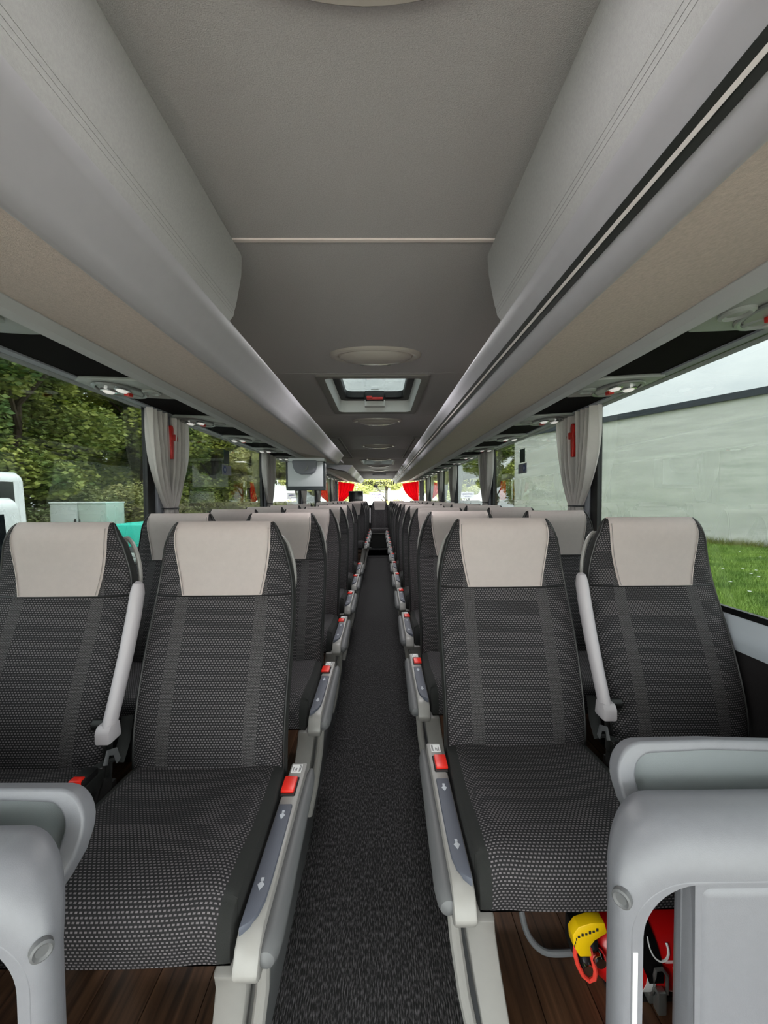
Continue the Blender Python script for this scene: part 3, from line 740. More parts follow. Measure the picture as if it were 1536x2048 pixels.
# ================================================================== SEATS
ZF = np.array([0.42, 0.50, 0.58, 0.68, 0.78, 0.88, 0.96, 1.03, 1.08, 1.112, 1.126])
YF = np.array([0.004, 0.000, 0.016, 0.050, 0.096, 0.146, 0.168, 0.160, 0.156, 0.170, 0.196])   # front profile (y grows to the rear)
TT = np.array([0.085, 0.095, 0.10, 0.10, 0.095, 0.09, 0.085, 0.080, 0.066, 0.038, 0.004])      # thickness
WD = np.array([0.436, 0.438, 0.440, 0.443, 0.446, 0.444, 0.428, 0.396, 0.360, 0.330, 0.304])
def spl(zz, tab):
    # smooth monotone-ish interpolation in the index domain
    n = len(ZF); 
    return np.interp(zz, ZF, tab)
_zs = np.concatenate([np.linspace(0.42, 1.06, 22), 1.06 + 0.066*np.sin(np.linspace(0, PI/2, 10))[1:]])
def smooth(tab):
    a = np.interp(_zs, ZF, tab)
    for _ in range(3):
        a[1:-1] = 0.25*a[:-2] + 0.5*a[1:-1] + 0.25*a[2:]
    return a
YS, TS, WS = smooth(YF), smooth(TT), smooth(WD)
LS = np.concatenate([[0], np.cumsum(np.hypot(np.diff(_zs), np.diff(YS)))])
def back_pt(k, q, back=False, off=0.0):
    """k: float index along the height, q in -1..1 across"""
    y, t, wd, z = (np.interp(k, np.arange(len(_zs)), a) for a in (YS, TS, WS, _zs))
    g = max(0.0, 1-abs(q)**4.0)**0.5
    dish = 0.010*(1-q*q)*math.sin(PI*min(1, max(0, (z-0.45)/0.5)))
    ym = y + t/2
    yy = ym + (t/2*g + off if back else -(t/2*g + off - (dish if not back else 0)))
    zz = z + (off*1.4 if z > 1.06 else 0)*(z-1.06)/0.066
    return (q*wd/2, yy, zz)
NK = len(_zs)-1
def backrest_mesh():
    bm = bmesh.new(); nq = 24
    qs = [math.sin(PI/2*(2*i/nq-1)) for i in range(nq+1)]
    fr_ = [[bm.verts.new(back_pt(k, q)) for q in qs] for k in range(NK+1)]
    bk = [[bm.verts.new(back_pt(k, q, True)) for q in qs] for k in range(NK+1)]
    uvl = bm.loops.layers.uv.verify()
    for k in range(NK):
        for i in range(nq):
            a = bm.faces.new((fr_[k][i], fr_[k][i+1], fr_[k+1][i+1], fr_[k+1][i]))
            inner = abs(qs[i]+qs[i+1])/2 < 0.955
            a.material_index = 0 if inner else 1
            for lp, (kk, ii) in zip(a.loops, ((k, i), (k, i+1), (k+1, i+1), (k+1, i))): lp[uvl].uv = (qs[ii]*0.225, LS[kk])
            b_ = bm.faces.new((bk[k][i+1], bk[k][i], bk[k+1][i], bk[k+1][i+1])); b_.material_index = 1
    bm.faces.new([v for v in fr_[0]][::-1] + [v for v in bk[0]]).material_index = 1
    bmesh.ops.remove_doubles(bm, verts=bm.verts[:], dist=0.0006)
    return bm
def cover_mesh():
    bm = bmesh.new(); zc = np.array([0.905, 0.95, 1.0, 1.05, 1.085, 1.11, 1.126]); wc = np.array([0.244, 0.262, 0.280, 0.294, 0.297, 0.292, 0.286])
    k0 = np.interp(0.905, _zs, np.arange(NK+1)); nu, nv = 16, 22
    def f(u, v):
        # v 0..0.8 up the front, the rest down the back
        if v <= 0.8: k = k0 + (NK-k0)*(v/0.8); bk = False
        else: k = NK - (NK-k0)*0.75*((v-0.8)/0.2); bk = True
        z = np.interp(k, np.arange(NK+1), _zs); wd = np.interp(k, np.arange(NK+1), WS)
        q = (2*u-1)*np.interp(z, zc, wc)/wd
        return back_pt(k, q, bk, 0.0035)
    grid(bm, f, nu, nv)
    bmesh.ops.solidify(bm, geom=bm.faces[:], thickness=0.003)
    return bm
def seam_mesh(sg):
    bm = bmesh.new(); zc = np.array([0.905, 0.95, 1.0, 1.05, 1.085, 1.11]); wc = np.array([0.244, 0.262, 0.280, 0.294, 0.297, 0.292])-0.012
    if True:
        pts = []
        for z in np.linspace(0.908, 1.105, 16):
            k = np.interp(z, _zs, np.arange(NK+1)); wd = np.interp(k, np.arange(NK+1), WS)
            x, y, zz = back_pt(k, sg*np.interp(z, zc, wc)/wd, False, 0.0062); pts.append((x, y, zz))
        sweep(bm, pts, 0.0011, 5)
    return bm
def piping_mesh():
    bm = bmesh.new()
    for sg in (-1, 1):
        sweep(bm, [back_pt(k, sg*0.962, False, 0.001) for k in np.linspace(0, NK-1.2, 30)], 0.0035, 6)
    k = np.interp(0.903, _zs, np.arange(NK+1))
    sweep(bm, [back_pt(k, q, False, 0.0008) for q in np.linspace(-0.96, 0.96, 20)], 0.0022, 5)
    return bm
def cushion_mesh(hw=0.222):
    """seat pad, front at y=-0.415; thick rolled front edge"""
    bm = bmesh.new(); uvl = bm.loops.layers.uv.verify()
    top = [(0.06, 0.455), (0.0, 0.462), (-0.08, 0.464), (-0.16, 0.468), (-0.24, 0.477), (-0.31, 0.486), (-0.355, 0.487), (-0.385, 0.480), (-0.405, 0.463), (-0.415, 0.438), (-0.416, 0.41), (-0.414, 0.388), (-0.412, 0.376)]
    P = []
    for a, b_ in zip(top[:-1], top[1:]):
        for j in range(3): P.append((a[0]+(b_[0]-a[0])*j/3, a[1]+(b_[1]-a[1])*j/3))
    P.append(top[-1]); P = np.array(P)
    for _ in range(4): P[1:-1] = 0.25*P[:-2]+0.5*P[1:-1]+0.25*P[2:]
    Ls = np.concatenate([[0], np.cumsum(np.hypot(*np.diff(P, axis=0).T))])
    nq = 20; qs = [math.sin(PI/2*(2*i/nq-1)) for i in range(nq+1)]
    rows = []
    for k, (y, z) in enumerate(P):
        wy = np.interp(y, [-0.42, -0.36, -0.2, 0.06], [0.97, 1.0, 1.0, 0.95])
        row = []
        for q in qs:
            dz = -0.022*max(0, abs(q)-0.72)**2/0.0784 + 0.006*(abs(q)**2)
            row.append(bm.verts.new((q*hw*wy, y + (0.010*abs(q)**4 if y < -0.38 else 0), max(0.375, z+dz))))
        rows.append(row)
    for k in range(len(P)-1):
        for i in range(nq):
            f = bm.faces.new((rows[k][i+1], rows[k][i], rows[k+1][i], rows[k+1][i+1])); f.material_index = 0 if abs(qs[i]+qs[i+1])/2 < 0.90 else 1
            for lp, (kk, ii) in zip(f.loops, ((k, i+1), (k, i), (k+1, i), (k+1, i+1))): lp[uvl].uv = (qs[ii]*hw, Ls[kk])
    # side skirts and underside
    for side in (0, nq):
        edge = [rows[k][side] for k in range(len(P))]
        low = [bm.verts.new((v.co.x*1.0, v.co.y, 0.372)) for v in edge]
        for k in range(len(P)-1):
            try: bm.faces.new((edge[k], edge[k+1], low[k+1], low[k])).material_index = 1
            except ValueError: pass
        if side == 0: lo0 = low
        else: lo1 = low
    for k in range(len(P)-1):
        f = bm.faces.new((lo0[k], lo0[k+1], lo1[k+1], lo1[k])); f.material_index = 1
    return bm
MESH = {}
def shared(key, builder, name, mats, parent, **kw):
    if key in MESH:
        o = bpy.data.objects.new(name, MESH[key]); return link(o, parent)
    o = mk(name, builder(), mats, parent, **kw); MESH[key] = o.data; return o

def core(r, a):
    shared('back', backrest_mesh, 'backrest', [M['fabric'], M['blackcloth']], r, angle=60)
    c = shared('cover', cover_mesh, 'headrest_cover', M['leather'], r, angle=60)
    for sg in (-1, 1): shared(('seam', sg), lambda: seam_mesh(sg), 'stitching', M['thread'], c)
    shared('pipe', piping_mesh, 'piping', M['black'], r)
    shared('cushion', cushion_mesh, 'seat_cushion', [M['fabric2'], M['blackcloth']], r, angle=60)
    def base():
        bm = bmesh.new(); box(bm, -0.20, 0.20, -0.35, 0.10, 0.345, 0.374, 0.006); return bm
    shared('base', base, 'seat_pan', M['black'], r)
    def grab():
        bm = bmesh.new()
        pts = [(0.158, 1.075), (0.172, 1.068), (0.187, 1.045), (0.199, 1.01), (0.206, 0.97), (0.207, 0.93), (0.202, 0.905), (0.193, 0.898), (0.186, 0.92), (0.177, 0.96), (0.167, 1.01), (0.160, 1.05)]
        P3 = [(a*x, 0.235 + (z-0.98)*0.06, z) for x, z in pts]
        # smooth closed loop
        def cr(p0, p1, p2, p3, t): 
            p0, p1, p2, p3 = map(Vector, (p0, p1, p2, p3))
            return 0.5*((2*p1)+(p2-p0)*t+(2*p0-5*p1+4*p2-p3)*t*t+(3*p1-p0-3*p2+p3)*t**3)
        n = len(P3); Q = [cr(P3[(i-1) % n], P3[i], P3[(i+1) % n], P3[(i+2) % n], t) for i in range(n) for t in (0, .5)]
        sweep(bm, Q, 0.007, 8, closed=True); return bm
    shared(('grab', a), grab, 'grab_handle', M['silver'], r)

def seat_armrest(bm, x, wd=0.034):
    """raised armrest parked upright beside the backrest"""
    pts = [(x, -0.02, 0.585), (x, 0.018, 0.66), (x, 0.066, 0.76), (x, 0.104, 0.85), (x, 0.128, 0.92), (x, 0.134, 0.945), (x, 0.136, 0.953)]
    sweep(bm, pts, [0.0165, 0.017, 0.018, 0.0188, 0.0185, 0.014, 0.006], 14, flat=1.35, up=(0, 1, 0.4))

def make_aisle(a):
    """aisle seat; a = +1 when the aisle lies on +x"""
    r = empty('coach_seat')
    core(r, a)
    # raised centre armrest on the window side
    bm = bmesh.new(); seat_armrest(bm, -a*0.243)
    prism(bm, [(-0.045, 0.555), (-0.045, 0.588), (-0.035, 0.602), (0.005, 0.602), (0.012, 0.555)], 'x', *sorted((-a*0.226, -a*0.266)), 0.006)
    mk('raised_armrest', bm, M['armrest'], r)
    bm = bmesh.new(); lathe(bm, [(0.016, 0.0), (0.016, 0.05)], c=(-a*0.29-0.025, 0.03, 0.572), axis='x', n=12); mk('armrest_pivot', bm, M['black'], r)
    # aisle console
    x0, x1 = sorted((a*0.226, a*0.272))
    bm = bmesh.new()
    prism(bm, [(0.07, 0.432), (-0.385, 0.428), (-0.415, 0.412), (-0.435, 0.378), (-0.42, 0.355), (-0.36, 0.352), (0.02, 0.362), (0.075, 0.385)], 'x', x0, x1, 0.006)
    con = mk('side_console', bm, M['silver'], r)
    bm = bmesh.new(); prism(bm, [(a*x_, y_) for x_, y_ in ((0.230, -0.10), (0.263, -0.10), (0.2645, -0.20), (0.2645, -0.30), (0.263, -0.345), (0.257, -0.372), (0.247, -0.390), (0.230, -0.402))], 'z', 0.418, 0.4365, 0.003); pad = mk('console_pad', bm, M['pad'], con)
    for yy in (-0.135, -0.315):
        bm = bmesh.new()
        prism(bm, [(a*0.2465, yy-0.016), (a*0.2465-0.007, yy-0.003), (a*0.2465, yy+0.004), (a*0.2465+0.007, yy-0.003)], 'z', 0.4360, 0.4372)
        box(bm, a*0.2465-0.003, a*0.2465+0.003, yy+0.004, yy+0.012, 0.4360, 0.4372)
        mk('pad_icon', bm, M['icon'], con, smooth=False)
    bm = bmesh.new(); box(bm, *sorted((a*0.222, a*0.262)), -0.068, 0.006, 0.425, 0.4335, 0.003, 1); mk('button_bezel', bm, M['black'], con)
    bm = bmesh.new(); box(bm, *sorted((a*0.222, a*0.257)), -0.058, 0.001, 0.428, 0.440, 0.004); mk('release_button', bm, M['red'], con)
    bm = bmesh.new(); box(bm, *sorted((a*0.232, a*0.260)), 0.022, 0.058, 0.4318, 0.4332); mk('instruction_label', bm, M['white'], con, smooth=False)
    bm = bmesh.new()
    for xx, l in ((0.2365, 0.02), (0.2415, 0.012), (0.2455, 0.016), (0.2535, 0.03), (0.2565, 0.03)): box(bm, *sorted((a*xx, a*(xx+0.0016))), 0.026, 0.026+l, 0.4330, 0.4336)
    mk('label_print', bm, M['ink'], con, smooth=False)
    # outer pod with a rounded nose
    bm = bmesh.new()
    ys_ = [-0.418, -0.412, -0.40, -0.375, -0.30, -0.15, 0.0, 0.05, 0.085]; rs = [0.006, 0.016, 0.021, 0.024, 0.023, 0.020, 0.018, 0.015, 0.006]
    sweep(bm, [(a*0.280, y, 0.388 + 0.02*(y+0.4)) for y in ys_], rs, 14, up=(0, 0, 1))
    mk('side_pod', bm, M['silverdark'], r)
    # pedestal leg, leaning from the console to the platform edge
    bm = bmesh.new(); t = bmesh.new()
    prism(t, [(-0.425, 0.372), (-0.41, 0.35), (-0.385, 0.30), (-0.365, 0.2), (-0.365, 0.05), (-0.385, 0.0), (-0.16, 0.0), (-0.18, 0.05), (-0.20, 0.2), (-0.13, 0.30), (-0.02, 0.36), (-0.02, 0.372)], 'x', *sorted((a*0.190, a*0.250)), 0.008)
    for v in t.verts: v.co.x -= a*0.062*(1 - v.co.z/0.372)
    merge(bm, t); mk('leg', bm, M['silver'], r)
    bm = bmesh.new(); sweep(bm, [(a*0.268, -0.375, 0.375), (a*0.255, -0.345, 0.26), (a*0.235, -0.335, 0.12), (a*0.212, -0.34, 0.01)], [0.012, 0.014, 0.014, 0.014], 10); mk('leg_rib', bm, M['silver'], r)
    bm = bmesh.new(); box(bm, *sorted((a*0.215, a*0.12)), -0.33, -0.31, 0.335, 0.36, 0.003, 1); mk('front_rail', bm, M['silver'], r)
    bm = bmesh.new(); box(bm, -a*0.20-0.02, -a*0.20+0.02, 0.0, 0.07, 0.0, 0.35, 0.006); mk('leg', bm, M['black'], r)
    return r
def make_window(a):
    r = empty('coach_seat'); core(r, a)
    for xx in (-0.17, 0.17):
        bm = bmesh.new(); box(bm, xx-0.02, xx+0.02, 0.0, 0.07, 0.0, 0.35, 0.006); mk('leg', bm, M['black'], r)
    # belt buckle and strap in the gap next to the aisle seat
    bm = bmesh.new(); sweep(bm, [(a*0.225, 0.05, 0.46), (a*0.235, 0.0, 0.485), (a*0.228, -0.05, 0.492)], 0.012, 8, flat=0.4); mk('buckle_stalk', bm, M['belt'], r)
    bm = bmesh.new(); box(bm, a*0.228-0.019, a*0.228+0.019, -0.105, -0.045, 0.482, 0.502, 0.004); bk = mk('belt_buckle', bm, M['black'], r)
    bm = bmesh.new(); box(bm, a*0.228-0.015, a*0.228+0.015, -0.109, -0.088, 0.485, 0.505, 0.003); mk('buckle_button', bm, M['red'], bk)
    bm = bmesh.new(); sweep(bm, [(a*0.250, 0.03, 0.47), (a*0.252, 0.015, 0.505), (a*0.248, -0.01, 0.515), (a*0.25, -0.025, 0.49)], 0.010, 8, flat=0.3); mk('belt_loop', bm, M['silverdark'], r)
    bm = bmesh.new(); sweep(bm, [(a*0.236, 0.10, 0.56), (a*0.242, 0.07, 0.50), (a*0.238, 0.045, 0.455)], 0.018, 8, flat=0.2, up=(0, 1, 0)); mk('belt_strap', bm, M['belt'], r)
    return r
def make_middle():
    r = empty('coach_seat'); core(r, 1)
    for sg in (-1, 1):
        bm = bmesh.new(); seat_armrest(bm, sg*0.24); mk('raised_armrest', bm, M['armrest'], r)
    bm = bmesh.new(); box(bm, -0.21, 0.21, -0.40, -0.375, 0.35, 0.378, 0.004); mk('front_rail', bm, M['silver'], r)
    bm = bmesh.new(); box(bm, -0.20, 0.20, -0.30, -0.05, 0.0, 0.35); mk('seat_box', bm, M['black'], r)
    return r
ORD = ['front', 'second', 'third', 'fourth', 'fifth', 'sixth', 'seventh', 'eighth', 'ninth', 'tenth', 'eleventh', 'twelfth', 'last']
XA, XW = 0.449, 0.950
rowsL = [1.117+0.75*k for k in range(6)] + [7.23+0.75*j for j in range(4)] + [10.22]
rowsR = [1.205+0.75*k for k in range(12)] + [10.22]
for s, rows, side in ((-1, rowsL, 'tree side'), (1, rowsR, 'concrete wall side')):
    pa, pw = make_aisle(-s), make_window(-s)
    for k, y in enumerate(rows):
        oa = pa if k == 0 else copy_tree(pa); ow = pw if k == 0 else copy_tree(pw)
        oa.location = (X(s*XA), y, PLAT); ow.location = (X(s*XW), y, PLAT)
        nm = 'rearmost' if k == len(rows)-1 else ORD[k]
        tag(oa, 'black woven aisle seat with pale head cover, %s row, %s' % (nm, side), 'coach seat', 'coach seats')
        tag(ow, 'black woven window seat with pale head cover, %s row, %s' % (nm, side), 'coach seat', 'coach seats')
mid = make_middle(); mid.location = (X(0.03), 10.25, PLAT)
tag(mid, 'middle seat of the rearmost row facing down the aisle, between two upright armrests', 'coach seat', 'coach seats')

# ================================================================== FRONT PARTITIONS
def curve_panel(name, loops, ext, bev, m, parent, basis):
    """flat outline (with holes) given thickness and rounded edges; basis maps (u,v,w) to xyz"""
    cu = bpy.data.curves.new(name, 'CURVE'); cu.dimensions = '2D'; cu.fill_mode = 'BOTH'; cu.extrude = ext; cu.bevel_depth = bev; cu.bevel_resolution = 5; cu.offset = -bev
    for lp in loops:
        sp = cu.splines.new('POLY'); sp.points.add(len(lp)-1); sp.use_cyclic_u = True
        for p, (a, b_) in zip(sp.points, lp): p.co = (a, b_, 0, 1)
    tmp = bpy.data.objects.new('tmp_curve', cu); COL.objects.link(tmp); bpy.context.view_layer.update()
    me = bpy.data.meshes.new_from_object(tmp.evaluated_get(bpy.context.evaluated_depsgraph_get())); bpy.data.objects.remove(tmp)
    me.name = name; me.materials.clear(); me.materials.append(m)
    for v in me.vertices: v.co = basis(*v.co)
    me.update()
    for p in me.polygons: p.use_smooth = True; p.material_index = 0
    me.set_sharp_from_angle(angle=math.radians(40))
    bm = bmesh.new(); bm.from_mesh(me); bmesh.ops.remove_doubles(bm, verts=bm.verts[:], dist=1e-5); bmesh.ops.recalc_face_normals(bm, faces=bm.faces[:]); bm.to_mesh(me); bm.free()
    for p in me.polygons: p.use_smooth = True
    me.set_sharp_from_angle(angle=math.radians(40))
    return link(bpy.data.objects.new(name, me), parent)
def partition(s, yf, label):
    """grey moulded barrier before the first row; yf: its front face; u runs outward from the aisle edge"""
    r = tag(empty('seat_partition', (X(0.395 if s > 0 else -0.418), yf, PLAT)), label, 'partition')
    W_, H_ = 0.765, 0.690
    def outline(eu, ev, ysd, ytp, n=14):
        """rounded outline inset by eu at the sides and ev at the top, lying at depth ysd (sides) to ytp (top)"""
        ru, rv = 0.10 - eu*0.5, 0.12 - ev*0.55
        L_ = [(eu, 0.0, ysd), (eu, 0.3, ysd)]
        for q in range(n+1):
            t = PI/2*q/n; f_ = math.sin(t)**1.5
            L_.append((eu + ru*(1-math.cos(t)), H_ - ev - rv*(1-math.sin(t)), ysd + (ytp-ysd)*f_))
        return L_ + [(W_-u, v, y) for u, v, y in L_[::-1]]
    bm = bmesh.new(); rings = []
    lv = [(0.012, 0.012, 0.05, 0.110), (0.004, 0.004, 0.042, 0.105), (0.001, 0.001, 0.03, 0.085)]
    lv += [(0.018*(1-math.cos(t)), 0.070*(1-math.cos(t)), 0.020*(1-math.sin(t)), 0.062*(1-math.sin(t))) for t in [PI/2*q/10 for q in range(11)]]
    for a_ in lv: rings.append([bm.verts.new((s*u, y, v)) for u, v, y in outline(*a_)])
    for A, B in zip(rings[:-1], rings[1:]):
        for q in range(len(A)-1): bm.faces.new((A[q], A[q+1], B[q+1], B[q]))
    mk('frame', bm, M['greyplastic'], r, angle=60)
    hole = [(0.033, 0.0), (0.033, 0.50)] + arc(0.124, 0.535, 0.084, 180, 95, 10, rx=0.091) + [(0.124, 0.0)]
    hole2 = [(W_-a_, b_) for a_, b_ in hole][::-1]
    ol = [(u, v) for u, v, y in outline(0.0178, 0.0695, 0, 0)]
    curve_panel('face', [ol, hole, hole2], 0.012, 0.003, M['greyplastic'], r, lambda u, v, w_: (s*u, w_+0.0149, v))
    bm = bmesh.new(); box(bm, *sorted((s*0.116, s*(W_-0.116))), -0.004, 0.06, 0.0, 0.618, 0.020, 5); mk('centre_panel', bm, M['greyplastic'], r)
    bm = bmesh.new(); lathe(bm, [(0.014, 0.006), (0.0138, -0.002), (0.011, -0.004), (0.0075, -0.0015), (0.002, -0.0015)], axis='y', n=18)
    o = mk('bolt_cap', bm, M['silverdark'], r); o.location = (s*0.0058, 0.0062, 0.59); o.rotation_euler = (0, 0, -s*math.radians(48))
    if s > 0:
        bm = bmesh.new(); box(bm, 0.0205, 0.0275, -0.0012, 0.0006, 0.05, 0.512); mk('reflective_strip', bm, M['reflective'], r, smooth=False)
    # moulded tray behind the frame, tilted towards the seats
    th = math.radians(18)
    def basis(u, v, w_):
        u = u*0.92 + (0.075 if s > 0 else 0.042); y = 0.125 + v*math.sin(th) + w_*math.cos(th); z = H_ - (0.123 if s > 0 else 0.158) + v*math.cos(th) - w_*math.sin(th)
        return (s*u, y, z)
    out = [(0.07, -0.02)] + [(0.03, 0.04), (0.012, 0.075)] + arc(0.065, 0.115, 0.06, 190, 95, 8) + [(0.2, 0.176), (0.45, 0.168), (0.7, 0.174)] + [(0.72, -0.02)]
    inn = [(0.098, -0.01), (0.06, 0.05), (0.045, 0.085)] + arc(0.082, 0.112, 0.042, 185, 95, 7) + [(0.2, 0.158), (0.45, 0.150), (0.69, 0.155), (0.70, -0.01)]
    curve_panel('tray_rim', [out, inn], 0.012, 0.006, M['greyplastic'], r, basis)
    bm = bmesh.new(); t = bmesh.new(); prism(t, inn, 'z', 0.004, 0.012)
    for v in t.verts: v.co = basis(*v.co)
    merge(bm, t); mk('tray_face', bm, M['trayface'], r, smooth=False)
    return r
partition(1, 0.60, 'grey moulded partition with white reflective strip, before the wall-side front row')
partition(-1, 0.54, 'grey moulded partition without strip, before the tree-side front row')

# ================================================================== FIRE EXTINGUISHER
r = tag(empty('fire_extinguisher', (0.52, 1.0, PLAT+0.088)), 'red fire extinguisher lying on the wood floor under the front window seat', 'fire extinguisher')
bm = bmesh.new(); lathe(bm, [(0.004, -0.02), (0.03, -0.018), (0.055, -0.004), (0.076, 0.022), (0.085, 0.06), (0.085, 0.40), (0.082, 0.42), (0.06, 0.435), (0.01, 0.437)], axis='x', n=36); mk('cylinder', bm, M['extred'], r)
bm = bmesh.new(); lathe(bm, [(0.022, -0.045), (0.024, -0.02), (0.024, -0.012)], axis='x', n=16); box(bm, -0.056, -0.008, -0.060, 0.022, -0.012, 0.062, 0.008); mk('valve_body', bm, M['black'], r)
bm = bmesh.new(); t = bmesh.new()
prism(t, [(0.002, 0.085), (-0.045, 0.085), (-0.088, 0.072), (-0.108, 0.045), (-0.104, 0.01), (-0.082, -0.028), (-0.040, -0.028), (-0.046, 0.006), (-0.030, 0.026), (0.012, 0.05)], 'y', -0.014, 0.014, 0.004)
for v in t.verts: v.co.y -= 0.062; v.co.x = -0.037+(v.co.x+0.045)*0.68; v.co.z = 0.088+(v.co.z-0.035)*0.72
merge(bm, t); lev = mk('lever', bm, M['yellow'], r)
bm = bmesh.new()
for i in range(6):
    box(bm, -0.068+0.0085*i, -0.063+0.0085*i, -0.0775, -0.0758, 0.091+0.003*i, 0.095+0.003*i+0.0025*(i % 2))
for i in range(3): box(bm, -0.076+0.002*i, -0.0745+0.002*i, -0.0775, -0.0758, 0.068+0.008*i, 0.074+0.008*i)
mk('lever_print', bm, M['ink'], lev, smooth=False)
bm = bmesh.new(); c0 = (-0.055, -0.055, -0.075)
loop = [(-0.092, 0.0, -0.034), (-0.094, 0, -0.05), (-0.084, 0, -0.08), (-0.066, 0, -0.108), (-0.044, 0, -0.122), (-0.024, 0, -0.117), (-0.018, 0, -0.10), (-0.026, 0, -0.07), (-0.036, 0, -0.038), (-0.05, 0, -0.033), (-0.075, 0, -0.032)]
sweep(bm, [((x+0.092)*0.62-0.068, -0.064 + 0.008*(z+0.03)/0.09, 0.054+(z+0.032)*0.80) for x, _, z in loop], 0.0052, 8, closed=True)
box(bm, -0.068, -0.032, -0.069, -0.060, 0.042, 0.060, 0.003); mk('pull_ring', bm, M['coral'], r)
bm = bmesh.new(); lathe(bm, [(0.012, -0.03), (0.016, -0.022), (0.016, -0.008), (0.008, 0.0)], c=(-0.014, -0.050, 0.030), axis='y', n=16); lathe(bm, [(0.01, -0.02), (0.012, -0.01), (0.012, 0.01)], c=(-0.038, -0.050, 0.004), axis='y', n=12); mk('gauge', bm, M['chrome'], r)
# printing on the cylinder: curved patches hugging the surface
def patch(nm, m, pts, dr=0.0008):
    bm = bmesh.new()
    prism(bm, pts, 'z', 0, 0.001)
    bmesh.ops.subdivide_edges(bm, edges=bm.edges[:], cuts=3, use_grid_fill=True)
    for v in bm.verts:
        x, ang, zz = v.co; rr_ = 0.085 + dr + zz; v.co = (x, -rr_*math.cos(ang), rr_*math.sin(ang))
    return mk(nm, bm, m, r)
patch('label_stripe', M['extpink'], [(0.285, 0.05), (0.36, -0.25), (0.36, -0.02), (0.285, 0.28)])
patch('label_band', M['extpink'], [(0.27, 0.36), (0.37, 0.36), (0.37, 0.42), (0.27, 0.42)])
patch('label_block', M['white'], [(0.215, -0.95), (0.245, -0.95), (0.245, 0.0), (0.225, 0.1)])
for i in range(4): patch('label_mark', M['extpink'], [(0.265+0.022*i, -1.0), (0.275+0.022*i, -1.0), (0.285+0.022*i, -0.55-0.08*(i % 2)), (0.277+0.022*i, -0.55-0.08*(i % 2))])
patch('label_mark', M['white'], [(0.185, -1.0), (0.20, -1.0), (0.21, -0.8), (0.195, -0.8)])
bm = bmesh.new(); pts = [(0.262 + 0.022*math.cos(t), -0.0862, 0.056+0.022*math.sin(t)) for t in [math.radians(d) for d in range(150, 380, 20)]]
pts = [(x, -math.sqrt(max(1e-6, 0.0866**2 - z*z)), z) for x, _, z in pts]; sweep(bm, pts, 0.0028, 6); mk('label_curl', bm, M['white'], r)
# strap and clasp
bm = bmesh.new()
def strap(xf, a0, a1, wd, rr_, m, nm):
    bm = bmesh.new()
    def f(u, v):
        ang = a0 + (a1-a0)*v; return (xf(v) + (u-0.5)*wd(v), -rr_*math.cos(ang), rr_*math.sin(ang))
    grid(bm, f, 2, 20); bmesh.ops.solidify(bm, geom=bm.faces[:], thickness=0.002); mk(nm, bm, m, r)
strap(lambda v: 0.245-0.03*v, -0.1, 1.6, lambda v: 0.034+0.05*v, 0.0885, M['black'], 'strap')
strap(lambda v: 0.25, 1.5, 5.2, lambda v: 0.036, 0.0875, M['black'], 'strap_band')
bm = bmesh.new(); sweep(bm, [(0.237, -0.092, 0.015), (0.240, -0.091, 0.028), (0.255, -0.091, 0.030), (0.266, -0.092, 0.015), (0.268, -0.09, -0.03), (0.235, -0.09, -0.03)], 0.004, 8, closed=True)
box(bm, 0.243, 0.263, -0.098, -0.078, -0.075, -0.022, 0.003); box(bm, 0.240, 0.268, -0.07, -0.05, -0.082, -0.06, 0.003); mk('clasp', bm, M['steel'], r)
bm = bmesh.new(); box(bm, 0.16, 0.36, -0.06, 0.08, -0.088, -0.078); mk('bracket', bm, M['black'], r)
for ch in r.children:
    if ch.name.split('.')[0] in ('label_stripe', 'label_band', 'label_block', 'label_mark', 'label_curl', 'strap', 'strap_band', 'clasp', 'bracket'): ch.location.x -= 0.135
# grey hose on the floor
bm = bmesh.new()
pts = [(0.37, 1.12, PLAT+0.20), (0.372, 1.08, PLAT+0.10), (0.385, 1.06, PLAT+0.04), (0.42, 1.045, PLAT+0.010), (0.47, 1.04, PLAT+0.009), (0.52, 1.045, PLAT+0.009)]
V = [Vector(p) for p in pts]; Q = []
for i in range(len(V)-1):
    p0, p1, p2, p3 = V[max(0, i-1)], V[i], V[i+1], V[min(len(V)-1, i+2)]
    for t in (0, .25, .5, .75): Q.append(0.5*((2*p1)+(p2-p0)*t+(2*p0-5*p1+4*p2-p3)*t*t+(3*p1-p0-3*p2+p3)*t**3))
Q.append(V[-1]); sweep(bm, Q, 0.008, 10)
tag(mk('floor_hose', bm, M['cable']), 'grey hose curving over the wood floor to the extinguisher', 'hose')

# ================================================================== OUTSIDE
GZ = -1.2
bm = bmesh.new(); box(bm, -80, 80, -40, 90, GZ-0.3, GZ); tag(mk('ground', bm, M['asphalt'], smooth=False), kind='structure')
bm = bmesh.new(); box(bm, 6.2, 80, 0, 90, GZ-0.2, GZ+0.01); tag(mk('lawn', bm, M['lawn'], smooth=False), kind='structure')
bm = bmesh.new(); box(bm, -80, -9.5, 3, 90, GZ-0.2, GZ+0.015); tag(mk('verge', bm, M['lawn'], smooth=False), kind='structure')

